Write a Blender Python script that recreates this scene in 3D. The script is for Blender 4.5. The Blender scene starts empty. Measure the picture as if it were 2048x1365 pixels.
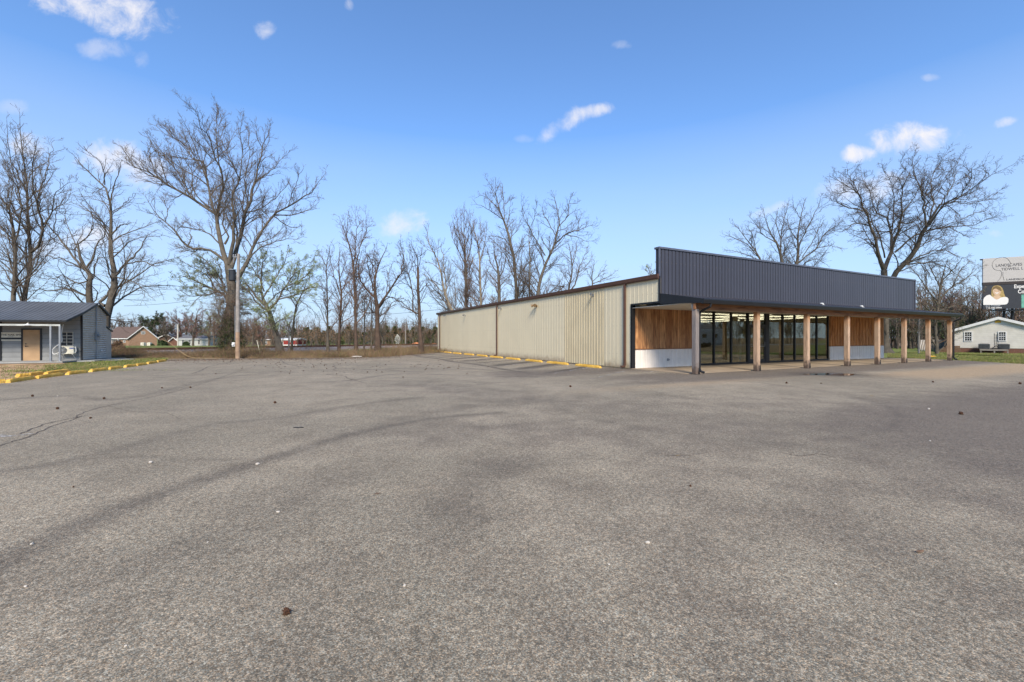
import bpy, math, random
import numpy as np
from mathutils import Vector, Matrix
SC=bpy.context.scene
COL=SC.collection
R=math.radians
# ---------------------------------------------------------------- camera
F=857.0; CX=1024.0; HOR=676.0; H=1.5
cam=bpy.data.cameras.new("camera"); camo=bpy.data.objects.new("camera",cam); COL.objects.link(camo)
camo.location=(0,0,H); camo.rotation_euler=(R(90),0,0)
cam.sensor_width=36; cam.lens=F/2048*36; cam.shift_y=-(682.5-HOR)/2048
cam.clip_start=.05; cam.clip_end=6000
SC.camera=camo
SC.view_settings.view_transform='Standard'; SC.view_settings.look='None'
SC.view_settings.gamma=1; SC.view_settings.exposure=EXPO=0.9
try: SC.view_settings.use_curve_mapping=False
except: pass
# ---------------------------------------------------------------- sun + sky
TH=R(26.7); CT,ST=math.cos(TH),math.sin(TH)
SUN_EL=R(38)
su,sv=-.42,-1.0
sx,sy=su*CT-sv*ST, su*ST+sv*CT
AZ=math.atan2(sx,sy)                      # from +Y towards +X
sd=Vector((math.sin(AZ)*math.cos(SUN_EL),math.cos(AZ)*math.cos(SUN_EL),math.sin(SUN_EL)))
sl=bpy.data.lights.new("sun",'SUN'); sl.energy=3.0; sl.angle=R(16); sl.color=(1,.87,.70)
so=bpy.data.objects.new("sun",sl); COL.objects.link(so); so.rotation_euler=(-sd).to_track_quat('-Z','Y').to_euler()
so.location=(0,0,60)
W=bpy.data.worlds.new("World"); SC.world=W; W.use_nodes=True
def sky():
    nt=W.node_tree; n=nt.nodes; L=nt.links; n.clear()
    out=n.new('ShaderNodeOutputWorld'); bg=n.new('ShaderNodeBackground'); L.new(bg.outputs[0],out.inputs[0])
    st=n.new('ShaderNodeTexSky'); st.sky_type='NISHITA'; st.sun_disc=False
    st.sun_elevation=SUN_EL; st.sun_rotation=AZ; st.air_density=1.0; st.dust_density=.7; st.ozone_density=1.6; st.altitude=100
    hs=n.new('ShaderNodeHueSaturation'); hs.inputs['Saturation'].default_value=.86; hs.inputs['Value'].default_value=1.0
    L.new(st.outputs[0],hs.inputs['Color'])
    gm=n.new('ShaderNodeMix'); gm.data_type='RGBA'; gm.blend_type='MULTIPLY'; gm.inputs[0].default_value=1; gm.inputs[7].default_value=SKYM
    L.new(hs.outputs[0],gm.inputs[6])
    tc=n.new('ShaderNodeTexCoord'); sp=n.new('ShaderNodeSeparateXYZ'); L.new(tc.outputs['Generated'],sp.inputs[0])
    def m(op,a,b=None,c=None,cl=False):
        k=n.new('ShaderNodeMath'); k.operation=op; k.use_clamp=cl
        for i,v in enumerate((a,b,c)):
            if v is None: continue
            if isinstance(v,(int,float)): k.inputs[i].default_value=v
            else: L.new(v,k.inputs[i])
        return k.outputs[0]
    yy=m('MAXIMUM',sp.outputs[1],.02)
    U=m('DIVIDE',sp.outputs[0],yy); V=m('DIVIDE',sp.outputs[2],yy)
    cb=n.new('ShaderNodeCombineXYZ'); L.new(U,cb.inputs[0]); L.new(V,cb.inputs[1])
    nz=n.new('ShaderNodeTexNoise'); nz.inputs['Scale'].default_value=15; nz.inputs['Detail'].default_value=9; nz.inputs['Roughness'].default_value=.64; nz.inputs['Distortion'].default_value=.35
    L.new(cb.outputs[0],nz.inputs['Vector'])
    nn=m('SUBTRACT',nz.outputs[0],.5)
    clouds=[(150,-10,90,40,1,.1),(235,22,95,46,1,.25),(205,100,55,20,.38,0),(287,122,16,20,.3,0),(530,57,20,19,.75,0),(697,11,9,14,.4,0),(60,292,46,22,.85,0),(25,215,40,14,.25,0),
     (225,320,62,36,.9,0),(290,345,55,34,.75,0),(180,478,62,26,.85,0),(100,500,40,20,.4,0),(808,445,50,25,.85,-.1),(1112,256,34,20,.7,-.6),(1140,240,44,20,.85,-.45),(1178,223,44,14,.85,-.15),(1825,280,86,30,1.1,-.05),
     (1720,308,34,17,1,0),(1690,380,60,26,.6,0),(1752,372,62,30,.75,0),(1540,420,40,11,.5,-.3),(2003,247,24,10,.7,-.2),(1993,468,17,8,.5,0),(1240,90,20,9,.3,0),(1862,156,20,7,.3,0),(1048,278,20,8,.2,0)]
    acc=None
    for (x,y,a,b,s,sh) in clouds:
        cu=(x-CX)/F; cv=(HOR-y)/F
        du=m('SUBTRACT',U,cu); dv0=m('SUBTRACT',V,cv)
        dv=m('MULTIPLY_ADD',du,sh,dv0)      # shear
        e=m('ADD',m('POWER',m('MULTIPLY',du,F/a),2),m('POWER',m('MULTIPLY',dv,F/b),2))
        d=m('SUBTRACT',1,e)
        d=m('MULTIPLY_ADD',nn,4.8,d)
        mr=n.new('ShaderNodeMapRange'); mr.interpolation_type='SMOOTHSTEP'; L.new(d,mr.inputs[0])
        mr.inputs[1].default_value=-.5; mr.inputs[2].default_value=1.9; mr.inputs[3].default_value=0; mr.inputs[4].default_value=s
        near=m('LESS_THAN',e,5.0)
        k=m('MULTIPLY',mr.outputs[0],near)
        acc=k if acc is None else m('MAXIMUM',acc,k)
    acc=m('MULTIPLY',acc,m('GREATER_THAN',sp.outputs[1],.05))
    # thin high veil low over the horizon
    nv=n.new('ShaderNodeTexNoise'); nv.inputs['Scale'].default_value=2.4; nv.inputs['Detail'].default_value=5
    mp=n.new('ShaderNodeMapping'); mp.inputs['Scale'].default_value=(1,1,5); L.new(tc.outputs['Generated'],mp.inputs[0]); L.new(mp.outputs[0],nv.inputs['Vector'])
    el=n.new('ShaderNodeMapRange'); L.new(sp.outputs[2],el.inputs[0]); el.inputs[1].default_value=.42; el.inputs[2].default_value=0; el.inputs[3].default_value=0; el.inputs[4].default_value=1
    vn=n.new('ShaderNodeMapRange'); L.new(nv.outputs[0],vn.inputs[0]); vn.inputs[1].default_value=.35; vn.inputs[2].default_value=.75
    veil=m('MULTIPLY',m('MULTIPLY',m('POWER',el.outputs[0],.74),m('MULTIPLY_ADD',vn.outputs[0],.2,.8)),1.0)
    mv=n.new('ShaderNodeMix'); mv.data_type='RGBA'; L.new(veil,mv.inputs[0]); L.new(gm.outputs[2],mv.inputs[6]); mv.inputs[7].default_value=SKYV
    mx=n.new('ShaderNodeMix'); mx.data_type='RGBA'; L.new(acc,mx.inputs[0]); L.new(mv.outputs[2],mx.inputs[6]); mx.inputs[7].default_value=SKYC
    L.new(mx.outputs[2],bg.inputs[0]); bg.inputs[1].default_value=.12
SKYM=(.56,.84,1.16,1); SKYV=(2.6,3.15,4.0,1); SKYC=(4.2,4.15,4.35,1)
sky()
SC.render.engine='CYCLES'
# ---------------------------------------------------------------- helpers
def at(px,py,D): return Vector(((px-CX)/F*D, D, H+(HOR-py)/F*D))
def gp(px,py,z=0.0):
    D=F*(H-z)/(py-HOR); return Vector(((px-CX)/F*D,D,z))
def tag(o,label=None,cat=None,group=None,kind=None):
    if label: o['label']=label
    if cat: o['category']=cat
    if group: o['group']=group
    if kind: o['kind']=kind
    return o
def empty(name,loc,rz=0,**k):
    o=bpy.data.objects.new(name,None); COL.objects.link(o); o.location=loc; o.rotation_euler=(0,0,rz); o.empty_display_size=.3
    return tag(o,**k)
def link(name,me,parent=None,**k):
    o=bpy.data.objects.new(name,me); COL.objects.link(o)
    if parent: o.parent=parent
    return tag(o,**k)
class MB:
    def __init__(s): s.v=[]; s.f=[]; s.m=[]; s.mi=0
    def quad(s,a,b,c,d):
        n=len(s.v); s.v+= [tuple(a),tuple(b),tuple(c),tuple(d)]; s.f.append((n,n+1,n+2,n+3)); s.m.append(s.mi)
    def poly(s,pts):
        n=len(s.v); s.v+=[tuple(p) for p in pts]; s.f.append(tuple(range(n,n+len(pts)))); s.m.append(s.mi)
    def box(s,x0,x1,y0,y1,z0,z1):
        if x0>x1:x0,x1=x1,x0
        if y0>y1:y0,y1=y1,y0
        if z0>z1:z0,z1=z1,z0
        n=len(s.v); s.v+=[(x0,y0,z0),(x1,y0,z0),(x1,y1,z0),(x0,y1,z0),(x0,y0,z1),(x1,y0,z1),(x1,y1,z1),(x0,y1,z1)]
        for f in ((0,3,2,1),(4,5,6,7),(0,1,5,4),(1,2,6,5),(2,3,7,6),(3,0,4,7)): s.f.append(tuple(n+i for i in f)); s.m.append(s.mi)
        return s
    def hexa(s,b,t):   # bottom 4 pts, top 4 pts (ccw from above)
        n=len(s.v); s.v+=[tuple(p) for p in b]+[tuple(p) for p in t]
        for f in ((0,3,2,1),(4,5,6,7),(0,1,5,4),(1,2,6,5),(2,3,7,6),(3,0,4,7)): s.f.append(tuple(n+i for i in f)); s.m.append(s.mi)
        return s
    def prism(s,prof,axis,a,b):  # prof: list of 2D pts in the other two axes
        n=len(s.v); k=len(prof)
        def mk(p,t):
            return {'x':(t,p[0],p[1]),'y':(p[0],t,p[1]),'z':(p[0],p[1],t)}[axis]
        s.v+=[mk(p,a) for p in prof]+[mk(p,b) for p in prof]
        for i in range(k):
            j=(i+1)%k; s.f.append((n+i,n+j,n+k+j,n+k+i)); s.m.append(s.mi)
        s.f.append(tuple(n+k-1-i for i in range(k))); s.m.append(s.mi)
        s.f.append(tuple(n+k+i for i in range(k))); s.m.append(s.mi)
        return s
    def tube(s,pts,rad,ns=8,cap=True):
        pts=[Vector(p) for p in pts]
        if not isinstance(rad,(list,tuple)): rad=[rad]*len(pts)
        n=len(s.v); ref=Vector((0.31,0.2,.93))
        for i,p in enumerate(pts):
            t=(pts[min(i+1,len(pts)-1)]-pts[max(i-1,0)])
            t.normalize()
            rf=ref if abs(t.dot(ref))<.95 else Vector((1,0,0))
            a=t.cross(rf).normalized(); b=t.cross(a)
            for k in range(ns):
                w=2*math.pi*(k+.5)/ns; s.v.append(tuple(p+(a*math.cos(w)+b*math.sin(w))*rad[i]))
        for i in range(len(pts)-1):
            for k in range(ns):
                k2=(k+1)%ns; s.f.append((n+i*ns+k,n+i*ns+k2,n+(i+1)*ns+k2,n+(i+1)*ns+k)); s.m.append(s.mi)
        if cap:
            s.f.append(tuple(n+ns-1-k for k in range(ns))); s.m.append(s.mi)
            e=n+(len(pts)-1)*ns; s.f.append(tuple(e+k for k in range(ns))); s.m.append(s.mi)
        return s
    def build(s,name,mats,parent=None,smooth=False,bevel=0,**k):
        me=bpy.data.meshes.new(name); me.from_pydata(s.v,[],s.f); 
        if not isinstance(mats,(list,tuple)): mats=[mats]
        for m in mats: me.materials.append(m)
        if len(mats)>1: me.polygons.foreach_set('material_index',s.m)
        if smooth: me.polygons.foreach_set('use_smooth',[True]*len(s.f))
        me.update(); 
        import bmesh
        bm=bmesh.new(); bm.from_mesh(me); bmesh.ops.recalc_face_normals(bm,faces=bm.faces); bm.to_mesh(me); bm.free()
        o=link(name,me,parent,**k)
        if bevel:
            b=o.modifiers.new('b','BEVEL'); b.width=bevel; b.segments=2; b.limit_method='ANGLE'
        return o
# ---------------------------------------------------------------- materials
def srgb(r,g,b):
    f=lambda c:(c/255/12.92 if c/255<=.04045 else ((c/255+.055)/1.055)**2.4)
    return (f(r),f(g),f(b),1)
class NT:
    def __init__(s,name):
        s.mat=bpy.data.materials.new(name); s.mat.use_nodes=True; s.nt=s.mat.node_tree; s.n=s.nt.nodes; s.L=s.nt.links
        s.p=s.n['Principled BSDF']
        s.tc=s.n.new('ShaderNodeTexCoord')
        s.geo=None
    def new(s,t): return s.n.new(t)
    def set(s,sock,v):
        if isinstance(v,bpy.types.NodeSocket): s.L.new(v,sock)
        else: sock.default_value=v
    def math(s,op,a,b=None,c=None,cl=False):
        k=s.new('ShaderNodeMath'); k.operation=op; k.use_clamp=cl
        for i,v in enumerate((a,b,c)):
            if v is not None: s.set(k.inputs[i],v)
        return k.outputs[0]
    def noise(s,scale,detail=4,rough=.55,vec=None,sc=None,dist=0):
        k=s.new('ShaderNodeTexNoise'); k.inputs['Scale'].default_value=scale; k.inputs['Detail'].default_value=detail; k.inputs['Roughness'].default_value=rough; k.inputs['Distortion'].default_value=dist
        v=vec or s.tc.outputs['Object']
        if sc:
            mp=s.new('ShaderNodeMapping'); mp.inputs['Scale'].default_value=sc; s.L.new(v,mp.inputs[0]); v=mp.outputs[0]
        s.L.new(v,k.inputs['Vector']); return k.outputs[0]
    def voro(s,scale,feature='F1',vec=None,out='Distance',sc=None,rnd=1):
        k=s.new('ShaderNodeTexVoronoi'); k.feature=feature; k.inputs['Scale'].default_value=scale; k.inputs['Randomness'].default_value=rnd
        v=vec or s.tc.outputs['Object']
        if sc:
            mp=s.new('ShaderNodeMapping'); mp.inputs['Scale'].default_value=sc; s.L.new(v,mp.inputs[0]); v=mp.outputs[0]
        s.L.new(v,k.inputs['Vector']); return k.outputs[out]
    def rng(s,v,a,b,c=0,d=1,smooth=True):
        k=s.new('ShaderNodeMapRange'); k.interpolation_type='SMOOTHSTEP' if smooth else 'LINEAR'
        s.set(k.inputs[0],v)
        for i,x in enumerate((a,b,c,d)): s.set(k.inputs[i+1],x)
        return k.outputs[0]
    def mix(s,f,a,b,mode='MIX'):
        k=s.new('ShaderNodeMix'); k.data_type='RGBA'; k.blend_type=mode
        s.set(k.inputs[0],f); s.set(k.inputs[6],a); s.set(k.inputs[7],b); return k.outputs[2]
    def sep(s,v=None):
        k=s.new('ShaderNodeSeparateXYZ'); s.L.new(v or s.tc.outputs['Object'],k.inputs[0]); return k.outputs
    def attr(s,name):
        k=s.new('ShaderNodeAttribute'); k.attribute_name=name; return k
    def bump(s,h,strength=.3,dist=.01):
        k=s.new('ShaderNodeBump'); k.inputs['Strength'].default_value=strength; k.inputs['Distance'].default_value=dist
        s.L.new(h,k.inputs['Height']); s.L.new(k.outputs[0],s.p.inputs['Normal'])
    def white(s,v):
        k=s.new('ShaderNodeTexWhiteNoise'); k.noise_dimensions='1D'; s.set(k.inputs['W'],v); return k.outputs[0]
    def fin(s,col,rough=.7,metal=0,spec=.4):
        s.set(s.p.inputs['Base Color'],col); s.set(s.p.inputs['Roughness'],rough); s.p.inputs['Metallic'].default_value=metal
        s.p.inputs['Specular IOR Level'].default_value=spec
        return s.mat
def sc3(c,k): return (c[0]*k,c[1]*k,c[2]*k,1)
def plain(name,c,rough=.6,metal=0,var=.18,scale=3,bump=0,bs=60,spec=.4,streak=0,fine=.0):
    t=NT(name); n=t.noise(scale,5); f=t.rng(n,.3,.7)
    col=t.mix(f,sc3(c,1-var),sc3(c,1+var))
    if streak:
        s2=t.noise(5,4,sc=(3,3,.12)); col=t.mix(t.math('MULTIPLY',t.rng(s2,.45,.75),streak),col,sc3(c,.45))
    if fine:
        s3=t.noise(bs,3); col=t.mix(t.math('MULTIPLY',t.rng(s3,.35,.7),fine),col,sc3(c,.5))
    if bump: t.bump(t.noise(bs,4),bump,.01)
    return t.fin(col,rough,metal,spec)
M={}
def sheetmetal(name,c,rough,axis,pw,splash,dirt=.3,tone=.045):
    t=NT(name); s=t.sep(); w=t.white(t.math('MULTIPLY_ADD',t.math('FLOOR',t.math('DIVIDE',s[axis],pw)),1.91,7.3))
    col=t.mix(w,sc3(c,1-tone),sc3(c,1+tone)); n=t.noise(.7,5); col=t.mix(t.math('MULTIPLY',t.rng(n,.4,.75),.5),col,sc3(c,.9))
    st=t.noise(4,5,.6,sc=(3,3,.1)); col=t.mix(t.math('MULTIPLY',t.rng(st,.5,.8),dirt),col,sc3(c,.6))
    if splash:
        h=t.math('MULTIPLY_ADD',t.noise(3,6,.7),.7,t.math('MULTIPLY',s[2],-1.0)); col=t.mix(t.math('MULTIPLY',t.rng(h,-.12,.42),.7),col,srgb(128,104,80))
    # rows of screws every 1.4 m up the sheet, one each 0.3 m
    fz=t.math('ABSOLUTE',t.math('SUBTRACT',t.math('FRACT',t.math('DIVIDE',s[2],1.4)),.5)); fy=t.math('ABSOLUTE',t.math('SUBTRACT',t.math('FRACT',t.math('DIVIDE',s[axis],.3)),.5))
    sc=t.math('MULTIPLY',t.math('LESS_THAN',fz,.012),t.math('LESS_THAN',fy,.06)); col=t.mix(t.math('MULTIPLY',sc,.5),col,srgb(110,96,80))
    t.bump(t.noise(1.1,3),.25,.03)
    return t.fin(col,rough)
M['cream']=sheetmetal('cream_metal',srgb(208,197,168),.5,1,.915,True,.16,.02)
M['cream_old']=plain('yellowed_metal',srgb(190,177,146),.5,var=.06,scale=.8,streak=.16)
M['brown']=plain('brown_metal',srgb(84,60,50),.4,var=.1)
M['charcoal']=sheetmetal('charcoal_metal',srgb(60,61,70),.4,0,.9,False,.3,.06)
M['black']=plain('black_metal',srgb(27,28,31),.4,var=.12)
M['white']=plain('white_paint',srgb(205,206,204),.5,var=.06,streak=.1)
M['offwhite']=plain('soffit_white',srgb(200,196,184),.7,var=.08)
M['wains']=plain('pale_metal',srgb(216,210,202),.4,var=.04,streak=.3)
M['glassd']=plain('dark_glass',srgb(22,26,26),.1,var=.1,spec=.6)
M['concrete']=plain('concrete',srgb(150,134,112),.9,var=.18,scale=.9,bump=.2,bs=30,fine=.3)
M['concrete_g']=plain('grey_concrete',srgb(150,150,146),.9,var=.14,scale=1.2,bump=.2,bs=30,fine=.3)
M['int_wall']=plain('interior_wall',srgb(128,118,94),.8,var=.04)
M['int_floor']=plain('interior_floor',srgb(150,128,98),.45,var=.15,scale=.8)
M['int_ceil']=plain('interior_ceiling',srgb(84,80,68),.8,var=.05)
M['yellow']=plain('yellow_paint',srgb(226,176,60),.65,var=.14,scale=4,bump=.3,bs=40,fine=.45)
M['shed_metal']=plain('blue_grey_corrugated',srgb(178,171,158),.45,var=.08,metal=.0,streak=.15)
M['shed_roof']=plain('grey_roof_metal',srgb(86,88,90),.42,var=.12,scale=1)
M['tan_door']=plain('tan_plywood',srgb(168,138,104),.7,var=.1,scale=2)
M['darkhole']=plain('dark_window',srgb(24,26,28),.15,var=.1,spec=.6)
M['beige']=plain('beige_enamel',srgb(200,196,178),.5,var=.05)
M['galv']=plain('galvanised',srgb(140,144,148),.4,metal=.5,var=.1)
M['pole']=plain('weathered_pole',srgb(140,134,128),.85,var=.2,scale=3,streak=.5,bump=.4,bs=25)
M['pole_low']=plain('tan_pole',srgb(150,126,104),.85,var=.2,scale=3,streak=.4,bump=.4,bs=25)
M['rust']=plain('rusty_steel',srgb(88,62,48),.8,var=.2)
M['tie']=plain('sleeper_wood',srgb(70,60,52),.9,var=.2)
M['wire']=plain('wire',srgb(50,52,56),.6,var=.05)
M['stone']=plain('pale_stone',srgb(186,178,166),.85,var=.15,scale=30)
M['pod']=plain('seed_pod_brown',srgb(70,45,28),.9,var=.3,scale=40)
M['red']=plain('red_metal',srgb(132,44,40),.6,var=.15,streak=.3)
M['shingle']=plain('brown_shingle',srgb(98,82,74),.9,var=.12,scale=3,fine=.4,bs=12)
M['shingle_g']=plain('grey_shingle',srgb(104,104,106),.9,var=.12,scale=3,fine=.4,bs=12)
M['car_blue']=plain('dark_blue_paint',srgb(46,58,76),.3,var=.05,spec=.6)
M['tyre']=plain('tyre',srgb(26,26,26),.9)
M['dirt']=plain('orange_clay',srgb(190,124,84),.95,var=.2,scale=2,bump=.4,bs=4)
M['weath']=plain('weathered_boards',srgb(128,122,114),.9,var=.2,scale=3,streak=.4)
M['deck']=plain('deck_wood',srgb(108,84,64),.85,var=.2,scale=4,streak=.3)
M['bark']=plain('bark',srgb(94,87,77),.95,var=.3,scale=2.5,bump=.9,bs=14,fine=.5)
M['bark_red']=plain('ruddy_bark',srgb(84,69,58),.95,var=.28,scale=2,bump=.9,bs=14,fine=.5)
M['bark_pale']=plain('pale_bark',srgb(136,126,110),.95,var=.25,scale=2,bump=.8,bs=14,fine=.4)
M['twig']=plain('twig',srgb(96,87,77),.9,var=.25,scale=.7)
M['twig_red']=plain('ruddy_twig',srgb(100,84,74),.9,var=.25,scale=.7)
M['twig_dark']=plain('dark_twig',srgb(78,69,61),.9,var=.25,scale=.7)
def leafmat(name,a,b,scale=1.5):
    t=NT(name); f=t.rng(t.noise(scale,3),.35,.65); return t.fin(t.mix(f,a,b),.75,spec=.25)
M['leaf_green']=leafmat('young_leaf',srgb(108,122,70),srgb(142,152,100))
M['leaf_pale']=leafmat('pale_leaf',srgb(122,130,96),srgb(150,154,124))
M['leaf_brown']=leafmat('dry_leaf',srgb(104,80,60),srgb(136,108,84))
M['leaf_red']=leafmat('red_bud',srgb(122,74,66),srgb(150,98,84))
M['leaf_ever']=leafmat('evergreen',srgb(44,58,38),srgb(70,84,50),.4)
M['pine']=leafmat('pine_needle',srgb(58,70,44),srgb(100,108,66),.3)
M['ivy']=leafmat('ivy_leaf',srgb(42,52,30),srgb(70,80,44),2)
M['blossom']=leafmat('blossom',srgb(215,215,205),srgb(235,235,228))
M['bramble']=leafmat('bramble',srgb(92,72,56),srgb(134,108,84),.5)
M['dead_grass']=leafmat('dead_grass',srgb(128,108,76),srgb(160,138,102),.5)
M['green_weed']=leafmat('green_weed',srgb(78,88,48),srgb(104,112,62),.5)
M['grass']=leafmat('grass_blade',srgb(84,102,46),srgb(128,136,68),.6)
def emis(name,c,s):
    t=NT(name); t.p.inputs['Emission Color'].default_value=c; t.p.inputs['Emission Strength'].default_value=s; return t.fin((.8,.8,.8,1))
M['tube']=emis('tube_light',(1,.92,.76,1),2.4)
def glass():
    t=NT('window_glass'); n=t.n; L=t.L
    out=[k for k in n if k.type=='OUTPUT_MATERIAL'][0]
    tr=n.new('ShaderNodeBsdfTransparent'); tr.inputs[0].default_value=(.68,.67,.6,1)
    gl=n.new('ShaderNodeBsdfGlossy'); gl.inputs['Roughness'].default_value=.015; gl.inputs['Color'].default_value=(.9,.95,.95,1)
    t.L.new(t.noise(.7,2),n.new('ShaderNodeBump').inputs['Height'])
    b=[k for k in n if k.type=='BUMP'][0]; b.inputs['Strength'].default_value=.05; b.inputs['Distance'].default_value=.03; L.new(b.outputs[0],gl.inputs['Normal'])
    fr=n.new('ShaderNodeFresnel'); fr.inputs[0].default_value=1.6
    mx=n.new('ShaderNodeMixShader'); L.new(t.math('MULTIPLY_ADD',fr.outputs[0],0.6,.015,cl=True),mx.inputs[0]); L.new(tr.outputs[0],mx.inputs[1]); L.new(gl.outputs[0],mx.inputs[2]); L.new(mx.outputs[0],out.inputs[0])
    return t.mat
M['glass']=glass()
def boards(name,axis,width,ca,cb,dark,gain=(1,1,.15),gap=.06):
    t=NT(name); s=t.sep(); c=t.math('DIVIDE',s[axis],width); fl=t.math('FLOOR',c); fr=t.math('FRACT',c)
    w=t.white(t.math('MULTIPLY_ADD',fl,1.37,3.1))
    g=t.noise(9,6,.6,sc=gain)
    col=t.mix(w,ca,cb); col=t.mix(t.rng(g,.4,.72),col,dark)
    kn=t.voro(2.2,sc=(1.6,1.6,.7)); col=t.mix(t.rng(kn,.05,.0),col,sc3(dark,.4))
    e=t.math('ABSOLUTE',t.math('SUBTRACT',fr,.5)); col=t.mix(t.rng(e,.5-gap,.5),col,sc3(dark,.12))
    t.bump(t.math('MULTIPLY_ADD',t.rng(e,.5-gap,.5),-1,t.math('MULTIPLY',g,.2)),.5,.01)
    return t.fin(col,.7)
M['clad']=boards('stained_boards',0,.14,srgb(146,98,60),srgb(196,146,98),srgb(112,72,42))
def postmat(name,base,stain):
    t=NT(name); g=t.noise(7,6,.6,sc=(5,5,.35)); s=t.sep()
    col=t.mix(t.rng(g,.35,.7),base,sc3(base,.62))
    top=t.math('ADD',s[2],t.math('MULTIPLY',t.noise(3,3),1.2)); col=t.mix(t.rng(top,2.6,3.4),col,stain)
    low=t.math('ADD',s[2],t.math('MULTIPLY',t.noise(6,4),-.9)); col=t.mix(t.rng(low,.1,-.35),col,srgb(92,78,68))
    kn=t.voro(3,sc=(1,1,.5)); col=t.mix(t.rng(kn,.08,.0),col,srgb(80,52,36))
    t.bump(g,.5,.01); return t.fin(col,.8)
M['post']=postmat('post_wood',srgb(184,156,130),srgb(164,116,74))
M['post_grey']=postmat('grey_post_wood',srgb(128,120,116),srgb(140,128,120))
M['batten']=boards('batten_wood',0,.2,srgb(196,136,82),srgb(208,152,98),srgb(150,96,54),gap=.01)
M['beamw']=boards('beam_wood',2,.28,srgb(140,96,62),srgb(150,104,68),srgb(98,62,38),gain=(.15,1,1),gap=.01)
def siding(name,c,w,axis=2,dark=.35):
    t=NT(name); s=t.sep(); fr=t.math('FRACT',t.math('DIVIDE',s[axis],w)); n=t.noise(2,5)
    col=t.mix(t.rng(n,.3,.7),sc3(c,.92),sc3(c,1.06)); col=t.mix(t.rng(fr,.1,.0),col,sc3(c,dark))
    t.bump(fr,.6,.015); return t.fin(col,.6)
M['shed_blue']=siding('blue_grey_siding',srgb(128,130,130),.29,dark=.45)
M['sid_grey']=siding('grey_lap_siding',srgb(196,193,184),.2,dark=.65)
M['sid_pale']=siding('pale_siding',srgb(178,180,174),.2,dark=.6)
def brick(name,a,b,mo):
    t=NT(name); k=t.new('ShaderNodeTexBrick'); s=t.sep(); cb=t.new('ShaderNodeCombineXYZ')
    t.L.new(t.math('ADD',s[0],s[1]),cb.inputs[0]); t.L.new(s[2],cb.inputs[1]); t.L.new(cb.outputs[0],k.inputs['Vector'])
    k.inputs['Color1'].default_value=a; k.inputs['Color2'].default_value=b; k.inputs['Mortar'].default_value=mo
    k.inputs['Scale'].default_value=1; k.inputs['Brick Width'].default_value=.22; k.inputs['Row Height'].default_value=.075; k.inputs['Mortar Size'].default_value=.01
    return t.fin(t.mix(t.math('MULTIPLY',t.noise(3,4),.4),k.outputs[0],sc3(a,.6)),.9)
M['brick']=brick('tan_brick',srgb(150,112,84),srgb(122,88,66),srgb(150,140,125))
M['brick_red']=brick('red_brick',srgb(112,64,50),srgb(92,52,42),srgb(120,108,96))
def asphalt():
    t=NT('asphalt'); ob=t.tc.outputs['Object']
    big=t.noise(.22,5,.6); med=t.noise(1.3,6,.6); fi=t.noise(20,6,.75); st=t.noise(.5,5,.6,sc=(1,3.2,1))
    vc=t.voro(150,out='Color'); vs=t.sep(vc); vd=t.voro(150)
    v2=t.voro(48,out='Color'); v2s=t.sep(v2)
    at_=t.attr('wear'); a=t.sep(at_.outputs['Vector'])
    base=t.mix(t.rng(big,.35,.65),srgb(136,127,110),srgb(154,143,124))
    base=t.mix(t.math('MULTIPLY',t.rng(med,.35,.7),.38),base,srgb(112,102,87))
    base=t.mix(t.math('MULTIPLY',t.rng(st,.5,.75),.22),base,srgb(172,158,134))
    # zones: x = dark wear, y = dusty tan, z = newer bluish seal
    wob=t.math('MULTIPLY_ADD',t.math('SUBTRACT',med,.5),.8,0)
    zn=t.rng(t.math('MULTIPLY_ADD',wob,t.rng(a[2],0,.3),a[2]),.15,.95)
    base=t.mix(t.math('MULTIPLY',zn,.85),base,srgb(106,97,87))
    ty=t.rng(t.math('MULTIPLY_ADD',wob,a[1],a[1]),.1,.9)
    base=t.mix(t.math('MULTIPLY',ty,.8),base,srgb(168,146,116))
    grain=t.math('MULTIPLY_ADD',t.math('SUBTRACT',med,.5),1.2,1)
    dk=t.math('MULTIPLY',t.math('MULTIPLY',a[0],grain),1,cl=True)
    base=t.mix(t.math('MULTIPLY',dk,.82),base,srgb(72,66,61))
    # aggregate
    ag=t.math('MULTIPLY_ADD',t.math('POWER',vs[0],1.8),1.05,.55); ag2=t.math('MULTIPLY_ADD',v2s[1],.5,.75); ag3=t.math('MULTIPLY_ADD',fi,.7,.65)
    gm=t.math('MULTIPLY',t.math('MULTIPLY',ag,ag2),ag3)
    gcol=t.new('ShaderNodeCombineXYZ'); 
    for i in range(3): t.L.new(gm,gcol.inputs[i])
    col=t.mix(1.0,base,gcol.outputs[0],'MULTIPLY')
    tint=t.mix(vs[2],(1.14,1.0,.88,1),(.88,1.0,1.1,1)); col=t.mix(.9,col,tint,'MULTIPLY')
    h=t.math('ADD',t.math('MULTIPLY',vd,1.4),t.math('MULTIPLY',fi,1.0))
    t.bump(t.math('MULTIPLY',h,-1),.4,.005)
    return t.fin(col,.88,spec=.25)
M['asphalt']=asphalt()
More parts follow.
